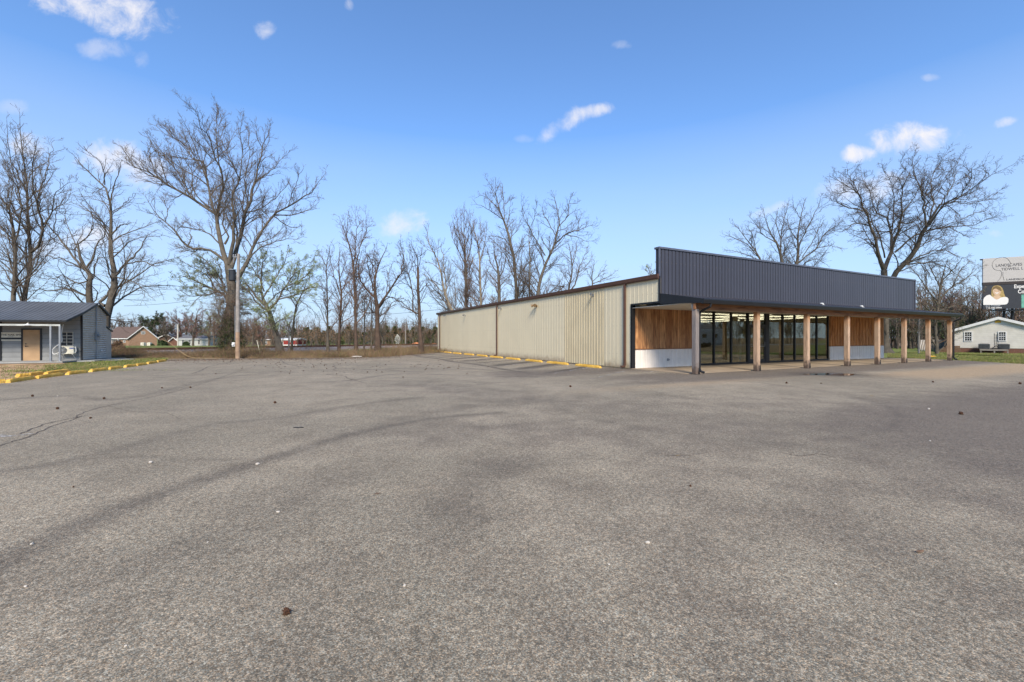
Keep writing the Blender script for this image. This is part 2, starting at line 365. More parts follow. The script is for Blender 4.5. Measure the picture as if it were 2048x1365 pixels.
def groundmat():
    t=NT('ground_cover'); ob=t.tc.outputs['Object']; a=t.sep(t.attr('zone').outputs['Vector'])
    big=t.noise(.12,5,.6); med=t.noise(.9,6,.65); fi=t.noise(14,5,.7); pa=t.noise(.35,6,.65)
    g=t.mix(t.rng(big,.35,.65),srgb(98,112,50),srgb(124,132,68)); g=t.mix(t.math('MULTIPLY',t.rng(pa,.48,.68),.75),g,srgb(142,130,86)); g=t.mix(t.math('MULTIPLY',t.rng(med,.4,.7),.35),g,srgb(72,86,38))
    d=t.mix(t.rng(med,.35,.65),srgb(112,94,70),srgb(150,128,98)); d=t.mix(t.math('MULTIPLY',t.rng(fi,.45,.7),.5),d,srgb(84,66,46))
    s=t.mix(t.rng(med,.4,.6),srgb(206,172,134),srgb(150,118,88))
    w=t.math('MULTIPLY',t.math('SUBTRACT',med,.5),1.3)
    col=t.mix(t.rng(t.math('ADD',a[0],w),.25,.75),g,d)
    col=t.mix(t.rng(t.math('ADD',a[1],t.math('MULTIPLY',w,a[1])),.3,.7),col,s)
    col=t.mix(t.math('MULTIPLY',t.rng(fi,.3,.75),.35),col,sc3(srgb(70,70,40),.8))
    t.bump(fi,.7,.05); return t.fin(col,.95,spec=.15)
M['ground']=groundmat()
def ballast():
    t=NT('ballast'); v=t.sep(t.voro(9,out='Color')); c=t.mix(v[0],srgb(96,84,76),srgb(156,144,134)); c=t.mix(t.math('MULTIPLY',t.rng(t.noise(.5,4),.5,.75),.5),c,srgb(120,100,72))
    t.bump(t.voro(9),.8,.05); return t.fin(c,.95)
M['ballast']=ballast()
def puddle():
    t=NT('puddle_water'); return t.fin(srgb(46,38,32),.05,spec=.8)
M['puddle']=puddle()
# ================================================================ ground
rng=np.random.default_rng(7); random.seed(7)
C=(5.785,20.712); L_,P_,ZE,W_,ZT,Q_=31.826,1.766,4.246,24.215,5.57,3.594
def uv2w(u,v,z=0): return Vector((C[0]+u*CT-v*ST, C[1]+u*ST+v*CT, z))
def w2uv(x,y): 
    X=x-C[0];Y=y-C[1]; return X*CT+Y*ST, -X*ST+Y*CT
def ufor(px,v):      # u on the line v=const seen at px
    k=(px-CX)/F; X0=C[0]-v*ST; Y0=C[1]+v*CT
    return (k*Y0-X0)/(CT-k*ST)
def vfor(px,u):
    k=(px-CX)/F; X0=C[0]+u*CT; Y0=C[1]+u*ST
    return (k*Y0-X0)/(-ST-k*CT)
def zfor(py,u,v): 
    Y=C[1]+u*ST+v*CT; return H+(HOR-py)/F*Y
def smooth(e0,e1,x):
    t=np.clip((x-e0)/(e1-e0),0,1); return t*t*(3-2*t)
def hgt(x,y):
    d=np.hypot(x,y); return -0.85*smooth(75,135,np.asarray(y,float))-.03
def polydist(X,Y,pts):
    best=np.full(X.shape,1e9)
    for a,b in zip(pts[:-1],pts[1:]):
        ax,ay=a[0],a[1]; dx,dy=b[0]-ax,b[1]-ay; l=dx*dx+dy*dy+1e-9
        t=np.clip(((X-ax)*dx+(Y-ay)*dy)/l,0,1); best=np.minimum(best,np.hypot(X-ax-t*dx,Y-ay-t*dy))
    return best
def catmull(pts,n=6):
    P=[np.array(p,float) for p in pts]; P=[2*P[0]-P[1]]+P+[2*P[-1]-P[-2]]; o=[]
    for i in range(1,len(P)-2):
        for k in range(n):
            t=k/n; o.append(.5*((2*P[i])+(-P[i-1]+P[i+1])*t+(2*P[i-1]-5*P[i]+4*P[i+1]-P[i+2])*t*t+(-P[i-1]+3*P[i]-3*P[i+1]+P[i+2])*t**3))
    o.append(P[-2]); return o
def gline(pp): return [tuple(gp(x,y))[:2] for x,y in catmull(pp,5)]
def grid(name,xs,ys,zf,mat,attr=None,af=None,mask=None,**k):
    X,Y=np.meshgrid(xs,ys); nx,ny=len(xs),len(ys)
    Z=zf(X,Y) if callable(zf) else np.full(X.shape,zf)
    co=np.stack([X,Y,Z],-1).reshape(-1,3)
    i=np.arange(nx-1)[None,:]+np.arange(ny-1)[:,None]*nx
    q=np.stack([i,i+1,i+1+nx,i+nx],-1).reshape(-1,4)
    if mask is not None:
        cx=(X[:-1,:-1]+X[1:,1:])/2; cy=(Y[:-1,:-1]+Y[1:,1:])/2; q=q[mask(cx,cy).reshape(-1)]
        used=np.unique(q); rm=np.full(len(co),-1); rm[used]=np.arange(len(used)); q=rm[q]; co=co[used]
    else: used=np.arange(len(co))
    me=bpy.data.meshes.new(name); me.vertices.add(len(co)); me.vertices.foreach_set('co',co.reshape(-1).astype(np.float32))
    me.loops.add(q.size); me.loops.foreach_set('vertex_index',q.reshape(-1).astype(np.int32)); me.polygons.add(len(q))
    me.polygons.foreach_set('loop_start',(np.arange(len(q))*4).astype(np.int32)); me.polygons.foreach_set('loop_total',np.full(len(q),4,np.int32))
    me.polygons.foreach_set('use_smooth',np.ones(len(q),bool))
    me.materials.append(mat); me.update(calc_edges=True)
    if attr:
        at_=me.attributes.new(attr,'FLOAT_VECTOR','POINT'); at_.data.foreach_set('vector',af(co[:,0],co[:,1]).astype(np.float32).reshape(-1))
    return link(name,me,**k)
# parking lot outline
lot=[(-74,-26),(-46,8)]+[tuple(gp(x,y))[:2] for x,y in [(-300,803),(0,767),(120,752),(240,737),(331,722.5),(345,718.5),(480,717.3),(640,716.3),(760,714.5),(800,711),(856,705.5),(868,703.2)]]
lot+=[tuple(uv2w(-.02,L_))[:2],tuple(uv2w(0,0))[:2],tuple(uv2w(W_,0))[:2],tuple(uv2w(W_+.8,-.6))[:2]]+[tuple(gp(x,y))[:2] for x,y in [(1800,716.2),(1905,720.3),(2048,728.5),(2400,748)]]+[(60,6),(74,-26)]
lotA=np.array(lot)
def inlot(X,Y):
    r=np.zeros(X.shape,bool); n=len(lotA)
    jx=.12*np.sin(X*3.1+Y*1.7)+.1*np.sin(X*7.3-Y*5.1); XX=X+jx*.5; YY=Y+jx
    for i in range(n):
        x0,y0=lotA[i]; x1,y1=lotA[(i+1)%n]
        c=((y0>YY)!=(y1>YY)); 
        with np.errstate(divide='ignore',invalid='ignore'): xi=(x1-x0)*(YY-y0)/(y1-y0+1e-12)+x0
        r^=c&(XX<xi)
    return r
tires=[ # px polylines, half width m, strength
 ([(-60,1150),(0,1124),(97,1080),(243,1017),(390,965),(536,919),(700,870),(860,838),(1000,826)],.13,.42),
 ([(0,945),(120,925),(250,895),(420,850),(560,836),(700,812),(840,795)],.12,.25),
 ([(700,868),(830,835),(940,812),(1050,800)],.3,.2),
 ([(0,800),(130,792),(230,800),(330,781),(420,760),(520,748),(700,742),(860,735)],.12,.25),
 ([(560,768),(690,762),(800,748),(940,752),(1080,755)],.12,.3),
 ([(300,752),(420,748),(560,744),(690,738),(850,745)],.1,.35),
 ([(430,735),(560,730),(700,731),(860,729)],.1,.32),
 ([(250,815),(400,822),(550,818),(640,823)],.05,.15),
 ([(900,1040),(960,960),(1030,925)],.3,.28),([(660,960),(560,1010),(400,1090),(250,1130)],.35,.15),
 ([(220,912),(380,918),(560,922)],.05,.22),
]
for i in range(9):   # turning arcs
    a0=random.uniform(0,6.28); cx=random.uniform(-9,8); cy=random.uniform(8,24); r0=random.uniform(3,8)
    tires.append(('w',[(cx+r0*math.cos(a0+t*.12),cy+r0*math.sin(a0+t*.12)) for t in range(16)],random.uniform(.06,.12),random.uniform(.08,.2)))
def wear(x,y):
    u,v=w2uv(x,y); d=np.zeros_like(x)
    for t in tires:
        if t[0]=='w': pl,w,s=t[1],t[2],t[3]
        else: pl,w,s=gline(t[0]),t[1],t[2]
        dd=polydist(x,y,pl); d=np.maximum(d,s*np.exp(-(dd/w)**2*.7))
    # oil bands in the angled stalls beside the wall
    ps=3.05; dirv=np.array([-.84,-.54]); t_=(u+1.0)/dirv[0]; vv=v-t_*dirv[1]   # v where the stall line meets the stops
    ph=((vv-1.2)/2.62)%1.0; wid=.17+.1*np.sin(vv*1.7)
    band=np.exp(-((ph-.42)/wid)**2)*smooth(-5.6,-4.6,u)*smooth(-.6,-1.3,u)*smooth(-1.5,1.0,v)*smooth(L_,L_-2,v)
    d=np.maximum(d,.8*band)
    # edge seam of the stalls and foot of wall
    d=np.maximum(d,.85*np.exp(-((u+5.55+.12*np.sin(v*.8))/.16)**2)*smooth(-1,2.5,v)*smooth(L_+1,L_-3,v))
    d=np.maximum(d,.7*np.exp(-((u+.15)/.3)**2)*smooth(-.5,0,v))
    # dark asphalt apron before the canopy posts
    ap=smooth(-6.9,-5.2,v)*smooth(-1.6,-3.2,v)*smooth(-7.5,-1.5,u)*smooth(30,25,u)
    ap2=smooth(-9,-6,u)*smooth(1,-.5,u)*smooth(-3.0,-.6,v)*smooth(2.2,.5,v)
    z=np.maximum(ap*.95,ap2*.9)
    # newer seal to the right
    sx=x-.12*y
    z=np.maximum(z,.95*smooth(0,7,sx)*smooth(-9.2,-12,v)+.0)
    z=np.maximum(z,.42*smooth(-6,3,x)*smooth(15,9,y)); z=np.maximum(z,.3*smooth(5,2.5,y)); z=np.maximum(z,.5*np.exp(-((x*.8+y-11)/2.2)**2)*smooth(-9,-2,x))
    patch=[((930,865),1.7,.45),((1100,862),1.6,.5),((1250,880),1.5,.45),((1450,860),2.4,.5),((1180,930),.7,.3),((860,900),.9,.32),((760,895),.7,.22),((660,1000),.7,.25),((980,1120),.3,.2)]
    for (p,r,s) in patch:
        g=gp(*p); z=np.maximum(z,s*1.15*np.exp(-((x-g.x)**2/(r*1.5)**2+(y-g.y)**2/r**2)))
    tan=.85*smooth(-10.2,-8.6,v)*smooth(-5.8,-7.4,v)*smooth(3,9,u)*smooth(34,27,u)
    tan=np.maximum(tan,.5*np.exp(-((u+3)/6)**2)*smooth(-7.5,-6,v)*smooth(-5,-6,v))
    tan=np.maximum(tan,.35*smooth(-5,-16,x)*smooth(28,16,y)*0+.25*smooth(20,29,y)*smooth(4,-4,x))
    pg=gp(1662,749); pd=np.hypot((x-pg.x)/1.6,(y-pg.y)/1.1); d=np.maximum(d,.7*np.exp(-pd**2))
    return np.stack([np.clip(d*1.55,0,1),np.clip(tan,0,1),np.clip(z,0,1)],-1)
xs=np.concatenate([np.arange(-80,-36,2.0),np.arange(-36,36,.16),np.arange(36,72,2.0)])
ys=np.concatenate([np.arange(-28,0.,2.0),np.arange(0.,10,.12),np.arange(10,48,.16)])
grid('parking_lot',xs,ys,0.0,M['asphalt'],'wear',wear,inlot,kind='structure')
shedS=Vector((-27.7,27.6,0)); SPH=R(20); sc_,ss_=math.cos(SPH),math.sin(SPH)
def zone(x,y):
    d=np.zeros_like(x); s=np.zeros_like(x)
    # brambly verge before the railway
    d=np.maximum(d,smooth(-60,-38,-y)*0)
    verge=smooth(29,31,y)*smooth(60,50,y-.6*(x+36)*0)*smooth(16,8,x)*(y<62)
    d=np.maximum(d,verge*.9)
    g=gp(50,742); s=np.maximum(s,1.5*np.exp(-(((x-g.x)/5.5)**2+((y-g.y)/3.0)**2)))
    g=gp(160,731); d=np.maximum(d,.55*np.exp(-(((x-g.x)/6)**2+((y-g.y)/3)**2)))
    u,v=w2uv(x,y)
    d=np.maximum(d,.75*smooth(24,25,u)*smooth(10,16,v)*smooth(60,40,u))
    d=np.maximum(d,.45*smooth(95,110,y)*smooth(-5,10,x)*smooth(160,140,y))
    d=np.maximum(d,.9*smooth(62,75,y)*smooth(10,22,x))
    pxx=x/np.maximum(y,1)*F+CX; near=(y>11)&(y<26)
    s=np.maximum(s,1.2*near*smooth(150,105,pxx)*(pxx>-900)); d=np.maximum(d,near*.5*smooth(230,190,pxx))
    d=np.maximum(d,.95*smooth(2,-6,y)*smooth(-60,-40,y)); d=np.maximum(d,.95*smooth(33,40,x)*smooth(28,22,y))
    return np.stack([d,s,s*0],-1)
gx=np.concatenate([[-3000,-1200,-600,-350,-220,-150],np.arange(-120,121,1.5),[150,220,350,600,1200,3000]]); gy=np.concatenate([[-800,-200,-60,-20],np.arange(-5,190,1.5),[220,300,500,900,1500,4000]])
grid('ground',gx,gy,hgt,M['ground'],'zone',zone,kind='structure')
# cracks: ribbons a few mm above the asphalt
def cracks():
    mb=MB()
    lines=[([(-40,905),(0,891),(60,872),(110,850),(150,838),(160,828),(215,812),(300,795),(380,775),(440,756),(480,742),(530,728)],.022),
     ([(560,719),(566,724),(580,730),(610,735),(640,737)],.05),([(666,729),(672,736),(668,741),(690,745),(655,749),(688,753),(705,760),(735,767)],.04),
     ([(610,770),(560,772),(500,778),(420,785),(330,790)],.012),([(470,718),(455,726),(420,733),(400,742),(385,748)],.05),
     ([(640,717),(652,719),(660,716)],.05),([(1560,905),(1600,912),(1640,908),(1670,915)],.012),
     ([(735,767),(850,763),(960,760),(1100,756)],.015),([(770,716),(860,727),(960,739),(1060,748),(1170,754)],.05),
     ([(40,868),(100,846),(170,832)],.03),
     ([(215,812),(260,822),(330,826),(360,838)],.01),([(440,756),(500,764),(610,760),(700,770)],.01),([(380,775),(350,760),(300,752)],.01),([(150,838),(190,846),(260,842)],.008),
     ([(690,745),(760,742),(850,748),(900,746)],.014),([(600,735),(560,742),(500,740),(430,748)],.016),([(1060,748),(1040,757),(960,764),(905,778)],.01),([(905,778),(860,790),(800,792)],.008),
     ([(1290,905),(1360,912),(1420,905)],.008),([(705,760),(690,770),(640,776)],.012)]
    r=random.Random(3)
    for pp,w in lines:
        P=[gp(x,y,.004) for x,y in catmull(pp,8)]; P=[Vector((p.x,p.y)) for p in P]
        Q=[]
        for i,p in enumerate(P): Q.append(p+Vector((r.uniform(-1,1),r.uniform(-1,1)))*w*1.1)
        for i in range(len(Q)-1):
            t=(Q[i+1]-Q[i]); 
            if t.length<1e-4: continue
            t.normalize(); nn=Vector((-t.y,t.x)); a=w*r.uniform(.2,.7); b=w*r.uniform(.2,.7)
            mb.quad((*(Q[i]-nn*a),.004),(*(Q[i+1]-nn*b),.004),(*(Q[i+1]+nn*b),.004),(*(Q[i]+nn*a),.004))
    mb.build('asphalt_cracks',plain('crack_dirt',srgb(84,76,68),.95),kind='structure')
cracks()
def stripes():
    t=NT('worn_line_paint'); n=t.noise(5,6,.7); f=t.rng(n,.42,.62)
    col=t.mix(f,srgb(120,114,108),srgb(205,202,196)); m=t.fin(col,.85); m2=m
    # wear: let the asphalt show through the worn spots
    nt=t.nt; out=[k for k in t.n if k.type=='OUTPUT_MATERIAL'][0]; tr=t.new('ShaderNodeBsdfTransparent'); mx=t.new('ShaderNodeMixShader')
    t.L.new(t.math('MULTIPLY',f,.75),mx.inputs[0]); t.L.new(tr.outputs[0],mx.inputs[1]); t.L.new(t.p.outputs[0],mx.inputs[2]); t.L.new(mx.outputs[0],out.inputs[0])
    mb=MB(); dv=Vector((-.84,-.54)).normalized()
    for k in range(0,11):
        v0=-.9+k*2.62; a=Vector((-1.2,v0)); b=a+dv*4.3; nn=Vector((-dv.y,dv.x))*.05
        pts=[a-nn,b-nn,b+nn,a+nn]; mb.poly([uv2w(p.x,p.y,.005) for p in pts])
    for (p,q) in [((12,873),(72,867)),((1290,745),(1330,742)),((0,870),(10,874))]:
        A=gp(*p,.005);B=gp(*q,.005); t_=(B-A).normalized(); nn=Vector((-t_.y,t_.x,0))*.05; mb.quad(A-nn,B-nn,B+nn,A+nn)
    mb.build('parking_line_paint',m2,kind='structure')
stripes()
# ---------------------------------------------------------------- curb stops
def stop_mesh(Ln,seed):
    r=random.Random(seed); mb=MB(); n=9; prof=[(-.085,0),(-.08,.07),(-.05,.125),(.05,.125),(.08,.07),(.085,0)]
    rows=[]
    for i in range(n+1):
        x=-Ln/2+Ln*i/n; k=1 if 0<i<n else .82
        rows.append([Vector((x+(0.04 if i==0 else -0.04 if i==n else 0)*(z/.125),y*k+r.uniform(-.006,.006),z*(k if z>0 else 1)+r.uniform(-.005,.003)*(z>0))) for y,z in prof])
    for a,b in zip(rows[:-1],rows[1:]):
        for j in range(len(prof)-1): mb.quad(a[j],b[j],b[j+1],a[j+1])
    mb.poly(rows[0]); mb.poly(rows[-1][::-1]); return mb
def curbmat():
    t=NT('chipped_yellow_paint'); n=t.noise(7,6,.7); s=t.sep(); 
    c=t.mix(t.rng(t.noise(2,4),.35,.65),srgb(206,158,58),srgb(224,180,82)); e=t.math('ADD',n,t.math('MULTIPLY',s[2],1.2))
    c=t.mix(t.rng(e,.43,.36),c,srgb(112,98,76)); c=t.mix(t.rng(t.noise(14,5),.53,.7),c,srgb(150,128,80)); t.bump(n,.6,.02); return t.fin(c,.75)
M['curb']=curbmat()
PL=[((-14,768),(12,766)),((14,766.5),(66,758.5)),((72,758.5),(126,751)),((133,750.5),(173,745.8)),((180,744.8),(214,740.5)),((217,740),(243,736.6)),((249,735.6),(271,733)),((271.5,732.6),(292,730)),((294,729),(313,726)),((313.5,725.5),(331,723))]
desc=['broken end of a yellow curb at the left picture edge','longest near yellow curb left of the first gap','yellow curb in front with another curb lying close behind','yellow curb after the weedy gap below the grey shed window','yellow curb on the grass edge below the shed corner','yellow curb right of the shed corner, shorter','small yellow curb with a dark gap at its left end','yellow curb touching its left neighbour by the gravel','next to last yellow curb toward the utility pole','farthest yellow curb of the shed row, nearest the utility pole']
for i,((a,b),(c,d)) in enumerate(PL):
    A=gp(a,b);B=gp(c,d); Ln=(B-A).length-.04; mid=(A+B)/2
    o=stop_mesh(Ln,i).build('parking_curb',M['curb'],label=desc[i],cat='parking curb',group='yellow curbs along the shed edge'); o.location=mid; o.rotation_euler=(R(random.uniform(-3,3)),0,math.atan2((B-A).y,(B-A).x))
for i,((a,b),(c,d),l) in enumerate([((33,755),(58,753),'short yellow curb scrap lying on the sand behind the row'),((56,753),(85,748.5),'yellow curb lying on the sand behind the front row'),((91,750),(138,743.5),'yellow curb doubled up behind the third curb of the row')]):
    A=gp(a,b,.02);B=gp(c,d,.02); o=stop_mesh((B-A).length,50+i).build('parking_curb',M['curb'],label=l,cat='parking curb',group='yellow curbs behind the row'); o.location=(A+B)/2; o.rotation_euler=(R(5),0,math.atan2((B-A).y,(B-A).x))
RS=[(530,577),(582,633),(640,692),(703,765),(778,843),(860,937),(957,1042),(1067,1168),(1198,1320),(1352,1494),(1545,1718)]
ordn=['farthest','second farthest','third farthest','fourth farthest','fifth farthest','middle','fifth nearest','fourth nearest','third nearest','second nearest','nearest']
for i,(a,b) in enumerate(RS):
    va=vfor(700+a/3.413,-1.05); vb=vfor(700+b/3.413,-1.05); Ln=abs(va-vb); Ln=min(max(Ln,1.5),2.1)
    o=stop_mesh(Ln,20+i).build('parking_stop',M['curb'],label=ordn[i]+' yellow parking stop of the row along the cream wall',cat='parking stop',group='yellow parking stops along the cream wall')
    o.location=uv2w(-1.05+random.uniform(-.06,.06),(va+vb)/2); o.rotation_euler=(0,0,TH+R(90)+R(random.uniform(-1.5,1.5)))
# ================================================================ store building
B=empty('store_building',(C[0],C[1],0),TH,label='long cream metal store with charcoal parapet and timber post porch',cat='building')
def ribs(mb,plane,a0,a1,z0,z1,pos,out,pitch,w=.035,d=.03):
    # vertical ribbed sheet: plane 'x' => sheet at x=pos running in y; 'y' => at y=pos running in x. out = sign of outward normal
    n=max(1,int(round((a1-a0)/pitch))); p=(a1-a0)/n; prof=[]
    for i in range(n):
        s=a0+i*p
        prof+=[(s,0),(s+p*.5-w*1.3,0),(s+p*.5-w*.6,d),(s+p*.5+w*.6,d),(s+p*.5+w*1.3,0)]
    prof.append((a1,0))
    P=[((pos+out*q,s) if plane=='x' else (s,pos+out*q)) for s,q in prof]
    for a,b in zip(P[:-1],P[1:]): mb.quad((*a,z0),(*b,z0),(*b,z1),(*a,z1))
v1=vfor(1209,0); v2=vfor(1129,0)
for (a,b,mm,lab) in ((0.26,v1,M['cream'],None),(v1,v2,M['cream_old'],'yellowed darker wall panels'),(v2,L_,M['cream'],None)):
    mb=MB(); ribs(mb,'x',a,b,.03,ZE-.02,-.01 if mm is M['cream'] else -.014,-1,.305 if mm is M['cream'] else .23,w=.022,d=.009 if mm is M['cream'] else .018); o=mb.build('side_wall',mm,B,label=lab)
mb=MB(); ribs(mb,'x',-P_,.26,3.126,ZE-.02,-.01,-1,.305,w=.022,d=.009); mb.quad((-.01,.0,.03),(-.01,.26,.03),(-.01,.26,3.126),(-.01,0,3.126)); mb.build('side_wall',M['cream'],B)
mb=MB(); mb.box(-.004,.12,.0,L_,-.1,ZE-.05); mb.box(-.004,.12,-P_+.02,-.002,3.14,ZE-.05); mb.box(W_-.12,W_,.0,L_,-.1,ZE-.05); mb.box(.12,W_-.12,L_-.12,L_,-.1,ZE-.05); mb.build('wall_core',M['int_wall'],B)
mb=MB(); mb.box(-.05,.2,-.03,.0,0,3.1); mb.box(-.055,-.013,-P_-.02,.02,3.06,3.135); mb.box(-.06,.0,-P_-.06,-P_-.0,3.06,ZE); mb.box(-.05,-.018,-.03,.03,0,3.06); mb.build('corner_trim',M['black'],B)
# roof
mb=MB(); rz=ZE+1.05
n=int(L_/.3)
for (x0,z0,x1,z1) in ((-.12,ZE+.03,W_/2,rz),(W_/2,rz,W_+.12,ZE+.03)):
    for i in range(n):
        s=-P_+.8+i*.3*(L_+.9)/L_; p=.3*(L_+.9)/L_
        pr=[(s,0),(s+p-.06,0),(s+p-.045,.035),(s+p-.015,.035),(s+p,0)]
        for a,b in zip(pr[:-1],pr[1:]): mb.quad((x0,a[0],z0+a[1]),(x1,a[0],z1+a[1]),(x1,b[0],z1+b[1]),(x0,b[0],z0+b[1]))
mb.build('roof',plain('roof_metal',srgb(150,148,142),.4,var=.1,streak=.2),B)
mb=MB(); mb.prism([(-.14,ZE-.06),(-.16,ZE+.1),(-.02,ZE+.1),(-.02,ZE-.12),(-.11,ZE-.12)],'y',-P_-.04,L_+.15); mb.build('gutter',M['brown'],B,bevel=.006)
for px in (1249.5,993.5,879.5):
    v=vfor(px,-.08); mb=MB(); mb.box(-.13,-.04,v-.055,v+.055,.22,ZE-.1); mb.hexa([(-.13,v-.055,.1),(-.04,v-.055,.16),(-.04,v+.055,.16),(-.13,v+.055,.1)],[(-.13,v-.055,.24),(-.04,v-.055,.24),(-.04,v+.055,.24),(-.13,v+.055,.24)])
    mb.box(-.32,-.1,v-.05,v+.05,.05,.14); mb.build('downspout',M['brown'],B,bevel=.008)
for (px,py,big) in ((891,632,0),(929,630.5,0),(1000.5,616.5,0),(1071.5,611,1),(1184,588.5,0)):
    v=vfor(px,-.1); z=zfor(py,0,v); mb=MB(); s=1.5 if big else 1
    mb.box(-.05,-.012,v-.05*s,v+.05*s,z-.12,z+.0)
    for k in ((-1,1) if big else (-1,)):
        mb.tube([(-.05,v,z-.03),(-.16,v+k*.05,z+.0)],.015); mb.tube([(-.12,v+k*.04,z+.02),(-.22,v+k*.12*s,z-.01),(-.32,v+k*.16*s,z-.04)],[.035*s,.05*s,.075*s],10)
    mb.build('wall_light',M['galv'] if not big else plain('bronze_fixture',srgb(120,96,66),.5),B)
# parapet
pv0=-P_; pv1=vfor(1311.6,0); zb=zfor(588.5,0,-P_)
mb=MB(); ribs(mb,'y',0,W_,zb,ZT-.09,pv0-.003,-1,.225,w=.02,d=-.05); ribs(mb,'x',pv0,pv1,ZE,ZT-.09,-.003,-1,.225,w=.016,d=-.03)
mb.box(.04,W_,pv0+.06,pv1,zb,ZT-.1); mb.build('parapet',M['charcoal'],B)
mb=MB(); mb.box(-.05,W_+.05,pv0-.05,pv1+.05,ZT-.09,ZT); mb.box(-.045,.02,pv0-.045,pv0+.02,zb,ZT-.09); mb.box(W_-.02,W_+.045,pv0-.045,pv0+.02,zb,ZT-.09); mb.build('parapet_cap',plain('cap_metal',srgb(78,82,94),.35),B,bevel=.006)
# canopy
ue=ufor(1924,-4.11); ze_=3.05; canz=zb
mb=MB()
n=int((ue)/.3)
for i in range(n):
    s=i*ue/n; p=ue/n; pr=[(s,0),(s+p*.5-.02,0),(s+p*.5-.01,.02),(s+p*.5+.01,.02),(s+p*.5+.02,0),(s+p,0)]
    for a,b in zip(pr[:-1],pr[1:]): mb.quad((a[0],-4.02,ze_+a[1]),(b[0],-4.02,ze_+b[1]),(b[0],pv0,canz+b[1]),(a[0],pv0,canz+a[1]))
mb.build('canopy_roof',M['charcoal'],B)
mb=MB(); mb.box(.02,ue-.02,-3.96,-.0,2.93,2.95); mb.build('soffit',M['offwhite'],B)
mb=MB(); mb.hexa([(-.03,-4.02,2.9),(.03,-4.02,2.9),(.03,pv0-.06,3.0),(-.03,pv0-.06,3.0)],[(-.03,-4.02,ze_+.03),(.03,-4.02,ze_+.03),(.03,pv0-.06,canz+.03),(-.03,pv0-.06,canz+.03)])
mb.build('fascia',M['black'],B); mb=MB(); mb.hexa([(ue-.03,-4.02,2.9),(ue+.03,-4.02,2.9),(ue+.03,-.0,3.0),(ue-.03,-.0,3.0)],[(ue-.03,-4.02,ze_+.03),(ue+.03,-4.02,ze_+.03),(ue+.03,-.0,canz+.03),(ue-.03,-.0,canz+.03)])
mb.build('fascia',M['black'],B)
mb=MB(); mb.prism([(-4.02,2.86),(-4.02,ze_+.02),(-4.14,ze_+.02),(-4.15,ze_-.03),(-4.12,2.88)],'x',-.03,ue+.05); mb.build('gutter',M['black'],B,bevel=.006)
mb=MB(); mb.box(.0,ue-.3,-Q_-.1,-Q_-.0,2.66,2.92); mb.build('beam',M['beamw'],B,bevel=.01)
mb=MB(); mb.box(.1,ue-.3,-Q_+.14,-Q_+.18,2.72,2.92); mb.build('beam',M['offwhite'],B)
PPX=[1391,1513.5,1613.5,1694,1754.5,1808,1856,1899]
posts=[ufor(x,-Q_) for x in PPX]
for i,u in enumerate(posts):
    mb=MB(); w=.1; mb.box(u-w,u+w,-Q_-w,-Q_+w,.0,2.658 if i else 2.9)
    o=mb.build('post',M['post_grey'] if i==0 else M['post'],B,bevel=.012,label='weathered grey corner post' if i==0 else None)
    mb=MB(); mb.box(u+.04,u+w+.03,-Q_-w-.012,-Q_+.06,.0,.14); mb.box(u+.06,u+w+.02,-Q_-w-.012,-Q_-w,.14,.26); mb.tube([(u+w-.02,-Q_-w-.01,.08),(u+w-.02,-Q_-w-.035,.08)],.02,6); mb.box(u-w-.004,u+w+.004,-Q_-w-.004,-Q_+w+.004,0.0,.015)
    mb.build('bracket',M['black'],o)
def spout(u,v):
    mb=MB(); mb.tube([(u+.12,-4.08,2.88),(u+.1,-4.06,2.76),(u+.02,v-.05,2.58),(u,v,2.46),(u,v,.25),(u+.02,v-.04,.12),(u+.16,v-.1,.07)],.05,8); mb.tube([(u,v,.9),(u,v,.94)],.06); mb.build('downspout',M['black'],B)
spout(posts[0]+.2,-Q_-.03); spout(posts[-1]+.1,-Q_-.16)
for u,v in ((ufor(1646,-3.0),-3.0),(ufor(1725,-3),-3.0)):
    z=3.17; mb=MB(); mb.tube([(u,v,z-.02),(u,v,z+.08)],.09,10); mb.tube([(u,v,z+.08),(u+.02,v,z+.15)],.03); mb.box(u-.2,u-.02,v-.03,v+.03,z+.12,z+.18); mb.build('roof_light',M['white'],B)
# front wall: cladding, wainscot, glazing
ug0=ufor(1398,0); ug1=ufor(1660,0); zhead=zfor(620,ug0,0); zw=.927
mb=MB(); mb.box(.2,ug0,0,.1,zw+.04,2.93); mb.build('cladding',M['clad'],B)
mb=MB(); mb.box(ug1,W_-.0,0,.1,zw+.04,2.93)
n=int((W_-ug1)/.2)
mb.mi=1
for i in range(n): x=ug1+.1+i*.2; mb.box(x-.05,x+.05,-.045,0,zw+.04,2.93)
mb.build('cladding',[M['clad'],M['batten']],B,label='stained board and batten panel')
mb=MB(); mb.box(.2,ug0,-.05,.1,zw,zw+.04); mb.build('ledge',M['beamw'],B)
mb=MB(); mb.box(ug1,W_+.02,-.05,.1,zw,zw+.04); mb.build('ledge',M['beamw'],B)
for a,b in ((.2,ug0),(ug1,W_)):
    mb=MB(); ribs(mb,'y',a,b,.02,zw,-.005,-1,.3,w=.02,d=.012); mb.box(a,b,0,.1,.02,zw-.001); mb.build('wainscot',M['wains'],B)
uo=ufor(1335,0); mb=MB(); mb.box(uo-.05,uo+.05,-.05,-.006,.33,.45); mb.box(uo+.05,uo+.12,-.04,-.006,.35,.42); mb.build('outlet_box',M['galv'],B)
px=[1398,1428.5,1463,1495.6,1537,1566,1590,1612,1634,1657]
us=[ufor(x,0) for x in px]
mb=MB(); mb.box(ug0,ug1,0,.12,zhead,2.93); mb.build('header',M['black'],B)
fr=.045
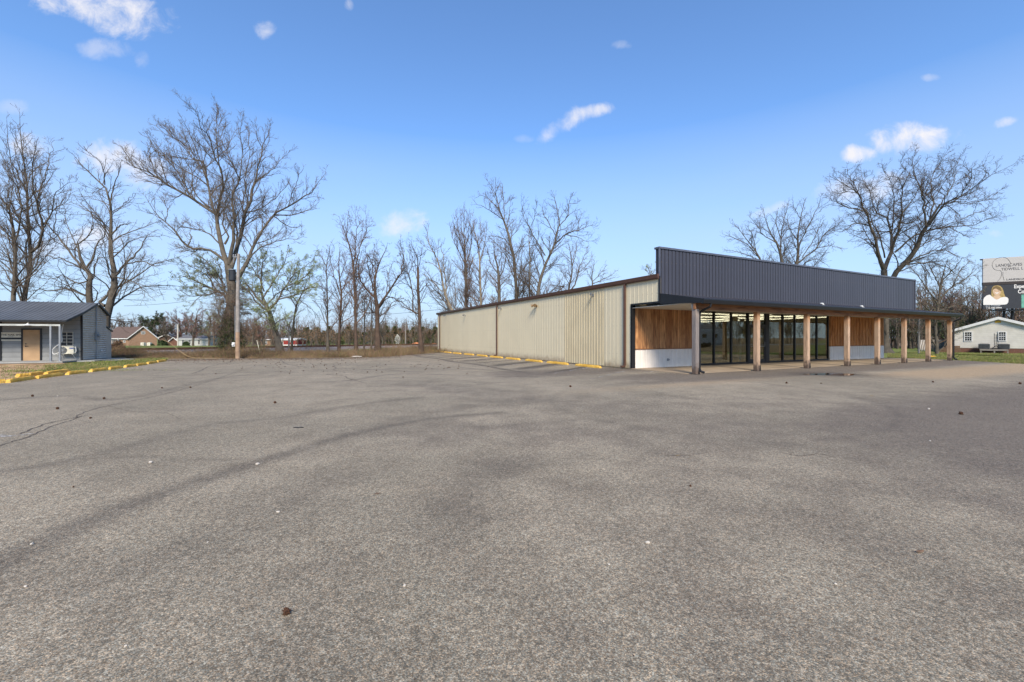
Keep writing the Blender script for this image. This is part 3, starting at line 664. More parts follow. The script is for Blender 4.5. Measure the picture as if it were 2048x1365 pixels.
for i in range(len(us)-1):
    a,b=us[i],us[i+1]
    if i==3: continue
    mb=MB()
    for s in ((a-.001,a+fr),(b-fr,b+.001)): mb.box(s[0]+ (0.002 if s[0]<a else 0),s[1],-.02,.09,.03,zhead)
    mb.box(a+fr,b-fr,-.015,.085,.03,.12); mb.box(a+fr,b-fr,-.015,.085,zhead-.08,zhead)
    o=mb.build('window',M['black'],B); mb=MB(); mb.box(a+fr,b-fr,.03,.036,.12,zhead-.08); mb.build('pane',M['glass'],o)
a,b=us[3],us[4]; bd=ufor(1531,0); zd=zfor(651,ufor(1513,0),0)
mb=MB(); mb.box(a+.001,a+.08,-.03,.1,.0,zhead); mb.box(bd,b+.05,-.03,.1,.0,zhead); mb.box(a+.08,bd,-.025,.095,zd-.04,zd+.04); mb.box(a+.08,bd,-.025,.095,zhead-.08,zhead); mb.build('door_frame',M['black'],B)
mb=MB(); mb.box(a+.08,bd,.03,.036,zd+.04,zhead-.08); mb.build('transom_pane',M['glass'],B)
mb=MB(); mb.box(a+.085,a+.2,-.015,.04,.03,zd-.045); mb.box(bd-.12,bd-.005,-.015,.04,.03,zd-.045); mb.box(a+.2,bd-.12,-.012,.037,.03,.26); mb.box(a+.2,bd-.12,-.012,.037,zd-.15,zd-.045); dr=mb.build('door',M['black'],B)
mb=MB(); mb.box(a+.2,bd-.12,.01,.016,.26,zd-.15); mb.build('pane',M['glass'],dr)
mb=MB(); mb.tube([(bd-.17,-.02,1.0),(bd-.17,-.07,1.0),(bd-.17,-.07,1.25),(bd-.17,-.02,1.25)],.014,6); mb.tube([(a+.2,-.04,1.0),(bd-.12,-.04,1.0)],.012,6); mb.build('handle',M['galv'],dr)
# interior
mb=MB(); mb.box(.001,W_-.001,.004,.118,2.955,ZE-.06); mb.build('front_wall',M['cream'],B)
mb=MB(); mb.box(.121,W_-.121,.13,L_-.13,-.05,.03); mb.build('interior_floor',M['int_floor'],B)
mb=MB(); mb.box(.121,W_-.121,.13,L_-.13,3.25,3.3); mb.build('ceiling',M['int_ceil'],B)
mb=MB(); mb.box(.121,W_-.121,19,19.15,.03,3.25); mb.build('inner_wall',M['int_wall'],B)
mb=MB(); mb.box(.125,W_-.125,18.95,18.998,.03,.13); mb.box(W_-.18,W_-.125,.13,18.9,.03,.13); mb.build('skirting',M['black'],B)
for k,v in enumerate((2.0,4.6,7.6,11.0,15.0)):
    mb=MB(); 
    for j in range(9): mb.box(1.0+j*2.55,3.4+j*2.55,v-.05,v+.05,3.14,3.2)
    mb.build('ceiling_light',M['tube'],B)
for u in (13.5,17.5,21.5):
    mb=MB(); 
    for j in range(6): mb.box(u-.05,u+.05,1.2+j*2.9,3.9+j*2.9,3.04,3.1)
    mb.build('ceiling_light',M['tube'],B)
for (u,v,w,m_) in ((6.2,4.5,.16,'tan_door'),(14.5,5,.14,'int_wall'),(21,9,.14,'int_wall')):
    mb=MB(); mb.box(u-w,u+w,v-w,v+w,.03,3.25); mb.build('column',M[m_],B)
u=ufor(1480.5,.7); mb=MB(); mb.tube([(u,.7,.03),(u,.7,1.2)],.07,12); mb.tube([(u,.7,1.2),(u,.7,1.32)],[.075,.04],12); mb.build('floor_pipe',M['white'],B)
mb=MB(); mb.box(-.1,W_+.4,-3.3,-.003,-.06,.02); o=mb.build('porch_slab',M['concrete'],kind='structure'); o.location=(C[0],C[1],0); o.rotation_euler=(0,0,TH)
# puddle
def blob(px0,py0,rx,ry,z,n=26,seed=1,amp=.25):
    r=random.Random(seed); g=gp(px0,py0,z); ph=[r.uniform(0,6.28) for _ in range(4)]
    return [Vector((g.x+math.cos(a)*rx*(1+amp*math.sin(2*a+ph[0])+amp*.6*math.sin(5*a+ph[1])),g.y+math.sin(a)*ry*(1+amp*math.sin(3*a+ph[2])),z)) for a in [6.283*i/n for i in range(n)]]
mb=MB(); mb.poly(blob(1662,749,.85,.5,.006,amp=.3)); mb.build('puddle',M['puddle'],kind='structure')
mb=MB(); mb.poly(blob(1667,749,.42,.18,.010,seed=4)); mb.poly(blob(1652,748.5,.12,.1,.010,seed=5)); mb.build('puddle_deep_water',plain('still_water',srgb(120,124,130),.03,spec=1),kind='structure')

# the road in front of the lot (behind the camera)
mb=MB(); mb.quad(*[uv2w(a,b,-.012) for a,b in ((-90,-48),(120,-48),(120,-38),(-90,-38))]); mb.build('road',plain('road_asphalt',srgb(120,116,112),.9,var=.1),kind='structure')
mb=MB(); mb.poly([gp(x,y,.012) for x,y in ((205,721.5),(232,721.5),(262,719.6),(274,718.2),(240,716.8),(212,717.2))]); mb.build('concrete_pad',M['concrete_g'],kind='structure')
# ================================================================ trees
def tubes_mesh(name,groups,mats,leaves=None):
    """groups: list of (P[N,K,3], R[N,K], sides, matindex); leaves: (co[M,3,3], matindex)"""
    V=[];Fq=[];MI=[];off=0; tri=[];tmi=[]
    for P,Rr,ns,mi in groups:
        if len(P)==0: continue
        N,K,_=P.shape
        T=np.empty_like(P); T[:,1:-1]=P[:,2:]-P[:,:-2]; T[:,0]=P[:,1]-P[:,0]; T[:,-1]=P[:,-1]-P[:,-2]
        T/=np.linalg.norm(T,axis=2,keepdims=True)+1e-9
        ref=np.zeros_like(T); ref[...,1]=1; bad=abs(T[...,1])>.93; ref[bad]=(1,0,0)
        A=np.cross(T,ref); A/=np.linalg.norm(A,axis=2,keepdims=True)+1e-9; Bn=np.cross(T,A)
        w=2*np.pi*(np.arange(ns)+.3)/ns
        ring=P[:,:,None,:]+Rr[:,:,None,None]*(A[:,:,None,:]*np.cos(w)[None,None,:,None]+Bn[:,:,None,:]*np.sin(w)[None,None,:,None])
        V.append(ring.reshape(-1,3))
        base=(off+np.arange(N)[:,None,None]*K*ns+np.arange(K-1)[None,:,None]*ns); k=np.arange(ns)[None,None,:]; k2=(k+1)%ns
        q=np.stack([base+k,base+k2,base+ns+k2,base+ns+k],-1).reshape(-1,4); Fq.append(q); MI.append(np.full(len(q),mi)); off+=N*K*ns
    if leaves is not None:
        for co,mi in leaves:
            if len(co)==0: continue
            V.append(co.reshape(-1,3)); t=off+np.arange(len(co)*3).reshape(-1,3); tri.append(t); tmi.append(np.full(len(t),mi)); off+=len(co)*3
    V=np.concatenate(V); nq=sum(len(q) for q in Fq); nt=sum(len(t) for t in tri)
    loops=np.concatenate([q.reshape(-1) for q in Fq]+[t.reshape(-1) for t in tri])
    starts=np.concatenate([np.arange(nq)*4, nq*4+np.arange(nt)*3]); tot=np.concatenate([np.full(nq,4),np.full(nt,3)])
    me=bpy.data.meshes.new(name); me.vertices.add(len(V)); me.vertices.foreach_set('co',V.astype(np.float32).reshape(-1))
    me.loops.add(len(loops)); me.loops.foreach_set('vertex_index',loops.astype(np.int32)); me.polygons.add(nq+nt)
    me.polygons.foreach_set('loop_start',starts.astype(np.int32)); me.polygons.foreach_set('loop_total',tot.astype(np.int32))
    me.polygons.foreach_set('material_index',np.concatenate(MI+tmi).astype(np.int32))
    sm=np.zeros(nq+nt,bool); sm[:nq]=True; me.polygons.foreach_set('use_smooth',sm)
    for m in mats: me.materials.append(m)
    me.update(calc_edges=True); return me
def norm(a): return a/(np.linalg.norm(a,axis=-1,keepdims=True)+1e-9)
def sample(P,Rr,spacing,t0,t1,rg,minn=1):
    """random positions along each polyline: returns pos, tangent, radius, remaining length, t"""
    pos=[];tan=[];rad=[];rem=[];tt=[]
    seg=np.linalg.norm(P[:,1:]-P[:,:-1],axis=2); cum=np.concatenate([np.zeros((len(P),1)),np.cumsum(seg,1)],1); L=cum[:,-1]
    for i in range(len(P)):
        n=max(minn,int(round(L[i]*(t1-t0)/spacing)))
        t=t0+(t1-t0)*(np.arange(n)+rg.random(n))/n; s=t*L[i]
        j=np.clip(np.searchsorted(cum[i],s)-1,0,P.shape[1]-2); f=((s-cum[i][j])/(seg[i][j]+1e-9))[:,None]
        pos.append(P[i][j]*(1-f)+P[i][j+1]*f); tan.append(P[i][j+1]-P[i][j]); rad.append(Rr[i][j]*(1-f[:,0])+Rr[i][j+1]*f[:,0]); rem.append(L[i]-s); tt.append(t)
    return np.concatenate(pos),norm(np.concatenate(tan)),np.concatenate(rad),np.concatenate(rem),np.concatenate(tt)
def sprout(pos,tan,length,r0,r1,K,rg,ang=(.45,1.0),up=.2,wig=.18,out=None,outw=0):
    N=len(pos); perp=np.cross(tan,norm(rg.normal(size=(N,3)))); perp=norm(perp)
    a=rg.uniform(ang[0],ang[1],N)[:,None]
    d=norm(tan*np.cos(a)+perp*np.sin(a)+np.array([0,0,up]))
    if out is not None: d=norm(d+out*outw)
    P=np.empty((N,K,3)); P[:,0]=pos; st=(length/(K-1))[:,None]
    for k in range(1,K):
        d=norm(d+rg.normal(size=(N,3))*wig+np.array([0,0,up*.35])); P[:,k]=P[:,k-1]+d*st
    Rr=np.linspace(0,1,K)[None,:]; Rr=r0[:,None]*(1-Rr)+r1*Rr
    return P,Rr
def twigs(P0,R0,rg,prm):
    """three further orders of branching on the given limbs -> groups"""
    s1,s2,s3=[q*k_ for q,k_ in zip(prm.get('sp',(.55,.33,.22)),(1.0,.76,.62))]; l1=prm.get('l1',(.42,.7)); up=prm.get('up',.22)*.7; wig=prm.get('wig',.16)*1.25; thin=prm.get('thin',1.2); ang=tuple(q*1.12 for q in prm.get('ang',(.4,.95)))
    pos,tan,rad,rem,t=sample(P0,R0,s1,prm.get('t0',.18),1.0,rg)
    Ln=(rem*l1[0]+l1[1])*rg.uniform(.45,1.15,len(rem)); r=np.minimum(rad*.55,.009+Ln*.008)*thin
    A,RA=sprout(pos,tan,Ln,r,.006*thin,6,rg,ang,up,wig)
    pos,tan,rad,rem,t=sample(A,RA,s2,.12,1.0,rg)
    Ln=(rem*.45+.28)*rg.uniform(.5,1.15,len(rem)); r=np.minimum(rad*.75,.006+Ln*.006)*thin
    B_,RB=sprout(pos,tan,Ln,r,.0045*thin,4,rg,ang,up*.8,wig)
    pos,tan,rad,rem,t=sample(B_,RB,s3,.2,1.0,rg)
    Ln=(rem*.4+.16)*rg.uniform(.5,1.2,len(rem)); r=np.full(len(Ln),.0055*thin)
    D_,RD=sprout(pos,tan,Ln,r,.0035*thin,3,rg,(.3,.8),up*.6,wig)
    return (A,RA),(B_,RB),(D_,RD)
def leafs(P,n,size,rg,mi,spread=.06):
    N,K,_=P.shape; idx=rg.integers(0,N,n); f=rg.random(n)[:,None]*(K-1); k=np.minimum(f.astype(int)[:,0],K-2); f=f-k[:,None]
    c=P[idx,k]*(1-f)+P[idx,k+1]*f+rg.normal(size=(n,3))*spread
    a=norm(rg.normal(size=(n,3))); b=norm(np.cross(a,rg.normal(size=(n,3)))); s=size*rg.uniform(.6,1.4,n)[:,None]
    return (np.stack([c-a*s*.5,c+b*s*.42,c+a*s*.6],1),mi)
def resample(pts,ws,K):
    pts=np.array(pts,float); ws=np.array(ws,float)
    if len(pts)>2:
        c=np.array(catmull([tuple(p) for p in pts],8)); w=np.interp(np.linspace(0,len(pts)-1,len(c)),np.arange(len(pts)),ws)
    else: c,w=pts,ws
    s=np.concatenate([[0],np.cumsum(np.linalg.norm(c[1:]-c[:-1],axis=1))]); q=np.linspace(0,s[-1],K)
    return np.stack([np.interp(q,s,c[:,i]) for i in range(c.shape[1])],1),np.interp(q,s,w)
def traced_tree(label,D,limbs,tf,seed=1,name='bare_tree',bark='bark',twig='twig',prm={},leaf=None,group=None,gz=0,drift=.55,cat='tree'):
    """limbs: list of lists of (x,y,w) in the crop tf=(scale,ox,oy); w = width in crop pixels"""
    rg=np.random.default_rng(seed); s,ox,oy=tf; known=[]; LP=[];LR=[]; allp=[]
    base=None
    for li,lm in enumerate(limbs):
        px=[(ox+p[0]/s,oy+p[1]/s) for p in lm]
        ws=[p[2]/s if len(p)>2 else None for p in lm]
        idx=[i for i,w in enumerate(ws) if w is not None]; ws=np.interp(range(len(ws)),idx,[ws[i] for i in idx])
        K=14
        c,w=resample(px,ws,K)
        if known:
            kk=np.concatenate(known); d=np.hypot(kk[:,0]-c[0,0],kk[:,1]-c[0,1]); j=int(np.argmin(d)); D0=kk[j,2]+ (0 if d[j]<25 else 0)
        else: D0=D
        dist=np.concatenate([[0],np.cumsum(np.hypot(*(c[1:]-c[:-1]).T))])*D/F
        sl=(0 if li==0 else rg.uniform(-drift,drift)); Dk=D0+sl*dist
        known.append(np.stack([c[:,0],c[:,1],Dk],1))
        P=np.stack([(c[:,0]-CX)/F*Dk,Dk,H+(HOR-c[:,1])/F*Dk],1)
        if li>0: P[1:]+=rg.normal(size=(K-1,3))*.03*np.sqrt(dist[1:,None])
        rr=w/F*Dk*.5*(.8 if w.max()>3 else .9)
        LP.append(P); LR.append(np.maximum(rr,.008))
    P=np.stack(LP); Rr=np.stack(LR)
    b=P[0,0].copy(); base=Vector((b[0],b[1],float(hgt(b[0],b[1])) if b[1]>60 else gz))
    # carry the trunk down to the ground
    if P[0,0,2]>base.z+.05: P[0,0]=(b[0],b[1],base.z-.05)
    Rr[0,0]*=1.45; Rr[0,1]*=1.12
    (A,RA),(Bq,RB),(Dq,RD)=twigs(P,Rr,rg,prm)
    o3=np.array(base); e=empty(name,base,label=label,cat=cat,group=group)
    me=tubes_mesh('trunk',[(P-o3,Rr,8,0)],[M[bark]]); link('trunk',me,e)
    mats=[M[twig]]; lv=[leafs(Dq-o3,int(min(9000,len(Dq)*.45)),.05,rg,0,.04)]
    if leaf: 
        for k,(lm_,n,sz) in enumerate(leaf): mats.append(M[lm_]); lv.append(leafs(Dq-o3,n,sz,rg,k+1))
    me=tubes_mesh('crown',[(A-o3,RA,5,0),(Bq-o3,RB,3,0),(Dq-o3,RD,3,0)],mats,lv); link('crown',me,e)
    return e
R1=(3.1025,0,180); R2=(2.527,220,180); R3=(3.412,600,330); R4=(4.4025,860,330); R5=(3.261,1420,280)
bud=[('leaf_brown',5000,.05)]
traced_tree('tall bare tree with three upright stems behind the left end of the grey shed',37,[
 [(145,1560,34),(148,1310,30),(165,1210,28),(185,1120,26),(190,1010,24),(175,850,17),(170,700,13),(165,550,10),(140,400,7),(125,250,4),(122,140,1.5)],
 [(192,1010,20),(240,960,18),(265,870,16),(235,740,12),(225,680,10),(205,600,8),(215,450,5),(225,300,2)],
 [(262,870,9),(310,780,7),(340,650,5),(400,600,3),(480,540,1.5)],[(228,700,8),(270,560,6),(310,440,4),(330,310,1.5)],
 [(170,650,7),(100,500,5),(50,400,3),(20,320,1.5)],[(175,870,8),(120,830,6),(70,760,5),(10,680,3)],[(168,600,6),(200,480,4),(240,380,2)],[(150,440,4),(100,330,3),(60,220,1.5)],
 [(185,1120,8),(120,1060,6),(50,1040,4),(-10,1000,2)],[(200,1060,7),(260,1000,5),(330,900,3),(380,830,1.5)],[(176,800,8),(120,700,6),(80,560,4),(40,440,2)]],R1,11,prm=dict(sp=(.5,.3,.22),up=.3,ang=(.35,.8)),leaf=[('leaf_brown',3500,.05)])
traced_tree('bare tree at the left picture edge with a single grey trunk behind the shed',36,[
 [(82,1560,32),(82,1310,28),(90,1200,26),(95,1100,24),(92,950,22),(75,820,14),(60,740,12),(30,690,10),(-10,660,8),(-60,560,5),(-90,400,2)],
 [(92,950,12),(120,840,10),(135,720,8),(95,570,6),(70,420,5),(55,300,3),(45,200,1.5)],[(90,1000,8),(40,900,6),(0,850,5),(-60,800,2)],[(80,850,7),(40,780,4),(0,700,3)],
 [(92,1100,8),(40,1020,6),(-20,980,4)],[(60,740,6),(70,600,4),(30,480,3),(0,380,2)],[(95,1150,6),(30,1120,4),(-30,1140,2)]],R1,12,prm=dict(sp=(.5,.3,.22),up=.25),leaf=[('leaf_brown',2000,.05)])
traced_tree('crooked dark bare tree with twisted low limbs directly behind the grey shed roof',35,[
 [(580,1560,50),(560,1325,44),(545,1230,38),(575,1175,32),(535,1120,30),(500,1050,20),(490,1000,14),(488,950,10),(560,900,8),(580,830,5),(560,720,2)],
 [(530,1120,18),(470,1060,15),(400,960,12),(330,890,10),(290,820,7),(240,760,3)],[(530,1115,16),(580,1040,12),(600,950,9),(655,895,6),(640,850,6),(590,790,5),(500,700,2)],
 [(560,1290,12),(430,1240,10),(330,1245,8),(250,1240,6),(160,1250,2)],[(575,1175,12),(480,1200,9),(400,1160,7),(300,1175,4),(200,1170,2)],[(520,1110,12),(430,1070,9),(330,1040,6),(215,1035,2)],
 [(490,1000,7),(430,870,5),(380,760,3),(350,650,1.5)],[(580,1170,10),(600,1060,6),(680,1030,3)],[(330,890,6),(350,760,4),(340,680,2)]],R1,13,twig='twig_dark',prm=dict(sp=(.6,.38,.28),wig=.24,up=.12),leaf=None)
traced_tree('slender forked bare tree whose trunk leans past the right end of the grey shed',34,[
 [(650,1620,60),(655,1450,54),(675,1360,50),(712,1210,42),(715,1150,36),(690,1050,30),(685,940,26),(690,850,20),(685,700,15),(650,600,11),(570,530,8),(500,460,5),(445,390,2)],
 [(655,1340,26),(615,1320,22),(660,1280,20),(695,1225,16)],[(685,690,9),(700,620,7),(740,500,4),(760,430,2)],[(650,590,7),(640,480,5),(590,420,4),(540,380,3),(518,345,1.5)],
 [(688,905,13),(735,850,10),(770,832,8),(820,830,3)],[(683,930,10),(630,820,8),(560,760,6),(500,720,3),(430,700,1.5)],[(720,1150,18),(780,1080,14),(860,1000,10),(900,930,6),(920,880,2)],[(785,1080,9),(880,1065,7),(950,1090,4),(1030,1085,1.5)],
 [(715,1160,10),(800,1185,8),(880,1230,5),(960,1310,2)],[(690,760,6),(760,720,4),(830,640,2)],[(700,1010,7),(740,1010,6)],[(650,600,5),(580,640,3),(500,610,1.5)]],R1,14,prm=dict(sp=(.5,.32,.24),up=.22),leaf=[('leaf_brown',1200,.045)])
BIG=traced_tree('largest bare tree with vine wrapped trunk standing behind the utility pole',37,[
 [(612,1350,70),(612,1300,62),(618,1150,56),(616,1000,52),(600,890,50)],
 [(596,890,34),(566,800,27),(545,700,24),(535,630,19),(440,570,14),(345,510,12),(240,445,10),(190,410,8),(120,375,5),(50,280,2)],
 [(538,640,16),(515,570,14),(490,480,12),(480,380,9),(425,350,6),(360,270,4),(270,210,3),(200,165,1.5)],
 [(537,630,15),(560,550,13),(560,430,10),(520,300,7),(450,160,4),(385,65,1.5)],[(560,420,7),(545,330,6),(540,200,3),(545,70,1.5)],
 [(602,880,26),(620,760,20),(625,640,14),(620,560,12),(630,480,10),(660,455,8),(665,330,5),(665,110,1.5)],[(658,455,6),(600,340,4),(560,230,3),(550,110,1.5)],
 [(612,900,30),(650,760,24),(680,650,20),(720,520,16),(740,420,10),(770,300,6),(820,170,1.5)],[(735,460,8),(800,420,5),(860,360,3),(912,300,1.5)],
 [(640,960,30),(700,850,20),(750,740,15),(830,640,12),(900,590,9),(990,535,7),(1040,500,4),(1090,420,1.5)],[(830,635,8),(940,630,5),(1020,600,3),(1060,545,1.5)],
 [(575,860,17),(500,812,13),(380,790,12),(340,730,10),(280,670,6),(220,610,4),(180,540,1.5)],[(555,780,9),(490,720,7),(410,705,4),(330,690,2)],[(395,785,7),(410,750,6),(405,730,5)],
 [(690,870,10),(770,790,7),(870,760,4),(1000,745,1.5)],[(440,570,8),(400,520,7),(330,400,5),(260,330,4),(190,240,1.5)],[(500,600,8),(430,520,6),(400,400,4),(340,280,2)],
 [(580,780,14),(600,740,10),(570,690,9),(575,600,6),(610,500,3)],[(640,780,12),(640,700,9),(610,630,6)],[(690,620,9),(760,600,6),(840,540,4),(900,470,2)],[(700,570,8),(680,470,6),(700,350,4),(705,180,1.5)],[(770,300,4),(740,230,3),(745,170,1.5)],[(900,590,5),(930,500,4),(975,400,2)],
 [(240,445,5),(200,330,4),(205,250,2)],[(830,640,6),(900,690,4),(960,700,2)],[(280,670,4),(290,600,3),(250,540,1.5)]],R2,15,name='bare_tree',prm=dict(sp=(.4,.27,.18),l1=(.34,.85),up=.3,ang=(.35,.85),t0=.15),leaf=[('leaf_brown',9000,.06),('twig_dark',5000,.06)])
# ivy on the big trunk
def ivy():
    rg=np.random.default_rng(3); n=9000; z=rg.beta(1,1.6,n)*3.7; a=rg.random(n)*6.283; r=.55+rg.normal(size=n)*.16+.35*np.exp(-((z-1.0)/.9)**2)
    c=np.stack([np.cos(a)*r,np.sin(a)*r,z],1); d=norm(rg.normal(size=(n,3))); b=norm(np.cross(d,rg.normal(size=(n,3)))); s=.1*rg.uniform(.6,1.4,n)[:,None]
    lv=[(np.stack([c-d*s*.5,c+b*s*.5,c+d*s*.5],1),0)]
    N=420; p=np.zeros((N,3)); aa=rg.random(N)*6.283; p[:,0]=np.cos(aa)*.5; p[:,1]=np.sin(aa)*.5; p[:,2]=rg.uniform(.8,6.2,N)
    t=norm(np.stack([np.cos(aa),np.sin(aa),np.full(N,.2)],1)); P,Rr=sprout(p,t,rg.uniform(.6,2.0,N),np.full(N,.012),.004,5,rg,(.1,.9),-.05,.35)
    P2,R2_=sprout(*[x for x in (lambda s:(s[0],s[1]))(sample(P,Rr,.25,.2,1,rg))],rg.uniform(.2,.7,len(sample(P,Rr,.25,.2,1,np.random.default_rng(1))[0])) if 0 else np.full(1,.3),np.full(1,.004),.003,3,rg) if 0 else (P,Rr)
    pos,tan,_,_,_=sample(P,Rr,.22,.2,1,rg); B2,RB2=sprout(pos,tan,rg.uniform(.2,.7,len(pos)),np.full(len(pos),.006),.003,4,rg,(.3,1.1),0,.3)
    lv.append(leafs(B2,3500,.05,rg,2)); 
    me=tubes_mesh('ivy',[(P,Rr,3,1),(B2,RB2,3,1)],[M['ivy'],M['twig_red'],M['leaf_brown']],lv); o=link('ivy',me,BIG); 
ivy()
traced_tree('small tree with pale green buds left of the vine wrapped trunk',39,[
 [(560,1330,22),(575,1200,20),(590,1100,20),(600,1060,18),(550,1020,14),(480,990,10),(420,960,6),(345,935,2)],[(600,1070,12),(560,960,9),(500,880,6),(430,830,2)],[(550,1020,9),(470,1040,6),(380,1035,4),(350,1010,2)],
 [(540,1015,8),(480,930,6),(400,890,4),(350,860,1.5)],[(590,1080,8),(560,920,6),(520,840,3)],[(480,990,6),(440,1010,4),(370,985,2)],[(520,1010,6),(500,930,5),(460,860,2)]],R2,16,name='budding_tree',bark='bark',twig='twig',prm=dict(sp=(.45,.3,.22),up=.06,l1=(.4,.9)),leaf=[('leaf_pale',11000,.085),('leaf_green',4000,.07)])
traced_tree('leaning tree with fresh green leaves right of the utility pole',38,[
 [(860,1330,44),(850,1270,38),(825,1190,28),(795,1100,24),(740,1050,12),(715,1010,10),(680,975,6)],[(795,1095,18),(775,1050,16),(760,960,10),(780,880,6),(800,800,2)],[(805,1110,16),(850,1060,12),(880,1000,9),(930,930,6),(960,850,2)],
 [(850,1060,9),(930,1040,6),(1010,1000,4),(1080,990,1.5)],[(775,1050,9),(830,960,7),(880,880,5),(900,800,2)],[(790,1090,9),(860,1020,6),(940,990,4),(1040,930,2)],[(760,960,6),(720,900,4),(690,840,2)],[(900,990,6),(980,950,4),(1030,900,1.5)],
 [(810,1130,12),(740,1070,9),(690,1010,6),(650,960,2)],[(780,1020,9),(750,930,6),(740,850,2)],[(930,930,4),(1000,880,3),(1030,860,1.5)]],R2,17,name='budding_tree',prm=dict(sp=(.42,.28,.2),up=.1,l1=(.42,.95)),leaf=[('leaf_green',13000,.09),('leaf_pale',8000,.08)])
traced_tree('thin crooked sapling with broken stem in front of the red barn',44,[
 [(918,1290,14),(925,1200,12),(940,1100,10),(960,1050,8),(985,1000,5),(1000,930,2)],[(940,1100,6),(920,1060,4),(915,1045,3)],[(955,1060,4),(1010,1100,3),(1050,1140,1.5)],[(950,1080,5),(900,1010,4),(870,960,2)],[(975,1020,4),(1030,990,3),(1070,950,1.5)]],R2,18,name='bare_tree',prm=dict(sp=(.4,.3,.25),up=0),leaf=[('leaf_pale',1200,.06)])
P3=dict(sp=(.45,.3,.22),up=.25)
traced_tree('thin straight bare tree, first right of the green leaved tree',42,[[(190,1235,22),(188,1100,15),(186,900,10),(182,760,8),(180,680,7),(200,600,4),(205,550,2)],[(182,700,5),(150,640,4),(110,590,1.5)],[(184,760,4),(160,700,3),(130,650,1.5)],[(182,680,4),(220,620,3),(240,560,1.5)],[(186,960,3),(210,900,2),(230,850,1)]],R3,21,twig='twig_red',prm=P3)
traced_tree('ruddy many twigged bare tree with pale lower trunk, second right of the green tree',42,[[(265,1240,22),(270,1120,20),(280,960,17),(282,870,14),(270,780,11),(265,680,7),(272,570,3)],[(280,900,8),(240,780,6),(215,680,4),(205,590,2)],[(282,870,8),(310,800,6),(335,730,4),(350,660,2)],[(270,780,6),(300,700,4),(320,620,2)],[(285,1060,5),(320,960,4),(345,880,2)],[(272,1180,7),(310,1120,5),(370,1040,2)],[(280,950,5),(240,850,4),(225,800,2)]],R3,22,bark='bark_red',twig='twig_red',prm=dict(sp=(.38,.28,.2),up=.22),leaf=[('leaf_red',2500,.05)])
traced_tree('tallest straight ruddy bare tree of the trackside row',40,[[(385,1285,30),(380,1150,24),(378,950,20),(372,820,19),(365,720,15),(350,600,11),(330,530,8),(300,450,5),(265,350,2)],[(372,740,11),(395,620,8),(430,500,5),(495,390,2)],[(366,690,9),(380,560,7),(385,440,4),(388,300,1.5)],[(345,590,6),(320,470,4),(335,340,2)],[(410,560,5),(450,450,3),(450,310,1.5)],[(374,800,6),(420,720,4),(440,640,2)],[(372,800,6),(320,720,4),(290,600,2)],[(380,900,5),(430,860,3),(470,840,1.5)],[(378,1000,5),(330,920,3),(300,900,1.5)]],R3,23,bark='bark_red',twig='twig_red',prm=dict(sp=(.42,.3,.22),up=.3),leaf=[('leaf_red',1500,.05)])
traced_tree('spreading oak with crooked limbs and clinging brown leaves beside the track',41,[[(532,1240,46),(528,1130,38),(526,970,34),(512,880,24),(512,780,15),(530,700,12),(555,640,8),(590,570,4),(600,530,1.5)],[(530,975,22),(590,890,17),(650,800,13),(690,730,8),(700,650,5),(680,610,2)],[(515,910,16),(445,835,14),(400,730,8),(410,640,4),(440,570,2)],[(500,860,12),(480,750,9),(455,650,6),(440,560,2)],[(525,1005,9),(460,1010,8),(410,985,5),(390,950,2)],[(535,985,9),(600,910,7),(690,935,5),(750,990,2)],[(650,800,8),(710,700,5),(700,560,2)],[(512,800,8),(490,680,6),(510,600,3),(530,530,1.5)],[(528,1040,8),(580,1010,6),(620,950,4),(680,910,2)],[(445,835,7),(400,800,5),(380,730,3)],[(590,890,7),(600,780,5),(620,680,2)]],R3,24,name='oak_tree',bark='bark_red',twig='twig_dark',prm=dict(sp=(.4,.28,.2),up=.15,wig=.25),leaf=[('leaf_brown',3500,.07)])
traced_tree('bare tree with a snapped thick trunk top, left of the cream wall',41,[[(828,1255,36),(818,1120,28),(815,1000,26),(806,850,22),(806,760,20),(804,700,19)],[(804,700,6),(795,620,5),(760,540,3),(740,500,1.5)],[(806,720,6),(820,640,4),(835,560,2)],[(815,1020,14),(752,990,11),(710,970,7),(670,930,2)],[(770,1005,9),(767,860,8),(735,740,6),(700,640,4),(680,510,1.5)],[(815,870,7),(860,820,5),(880,800,2)],[(806,800,5),(770,700,4),(740,600,2)],[(740,750,5),(770,660,3),(750,560,1.5)],[(812,960,5),(850,900,4),(870,850,2)],[(804,705,4),(780,650,3),(790,560,1.5)]],R3,25,bark='bark_red',twig='twig_dark',prm=P3)
traced_tree('bare tree leaning left over the back corner of the cream wall',50,[[(1120,1300,40),(1075,1080,32),(1040,1000,28),(985,870,20),(960,720,13),(915,600,9),(870,510,5),(880,400,2)],[(1000,900,10),(990,760,8),(975,640,5),(960,540,2)],[(975,870,8),(905,800,7),(860,760,4),(830,740,2)],[(960,720,6),(910,680,4),(850,660,2)],[(990,860,6),(1020,760,4),(1030,680,2)],[(915,600,5),(850,560,3),(800,500,1.5)],[(940,660,5),(940,570,3),(950,510,1.5)]],R3,26,bark='bark_pale',prm=P3)
for i,(x,l) in enumerate([(437,'thin dark sapling trunk just left of the oak by the track'),(487,'very thin greenish leaning sapling against the oak trunk')]):
    traced_tree(l,42,[[(x,1245,12),(x+4,1050,9),(x+2,940,6),(x+8*(i+1),880,3)],[(x+3,980,4),(x-20,900,2)],[(x+3,1060,4),(x+25,980,2)]],R3,27+i,name='sapling',bark='bark',twig='twig',prm=P3)
P4=dict(sp=(.5,.32,.24),up=.25)
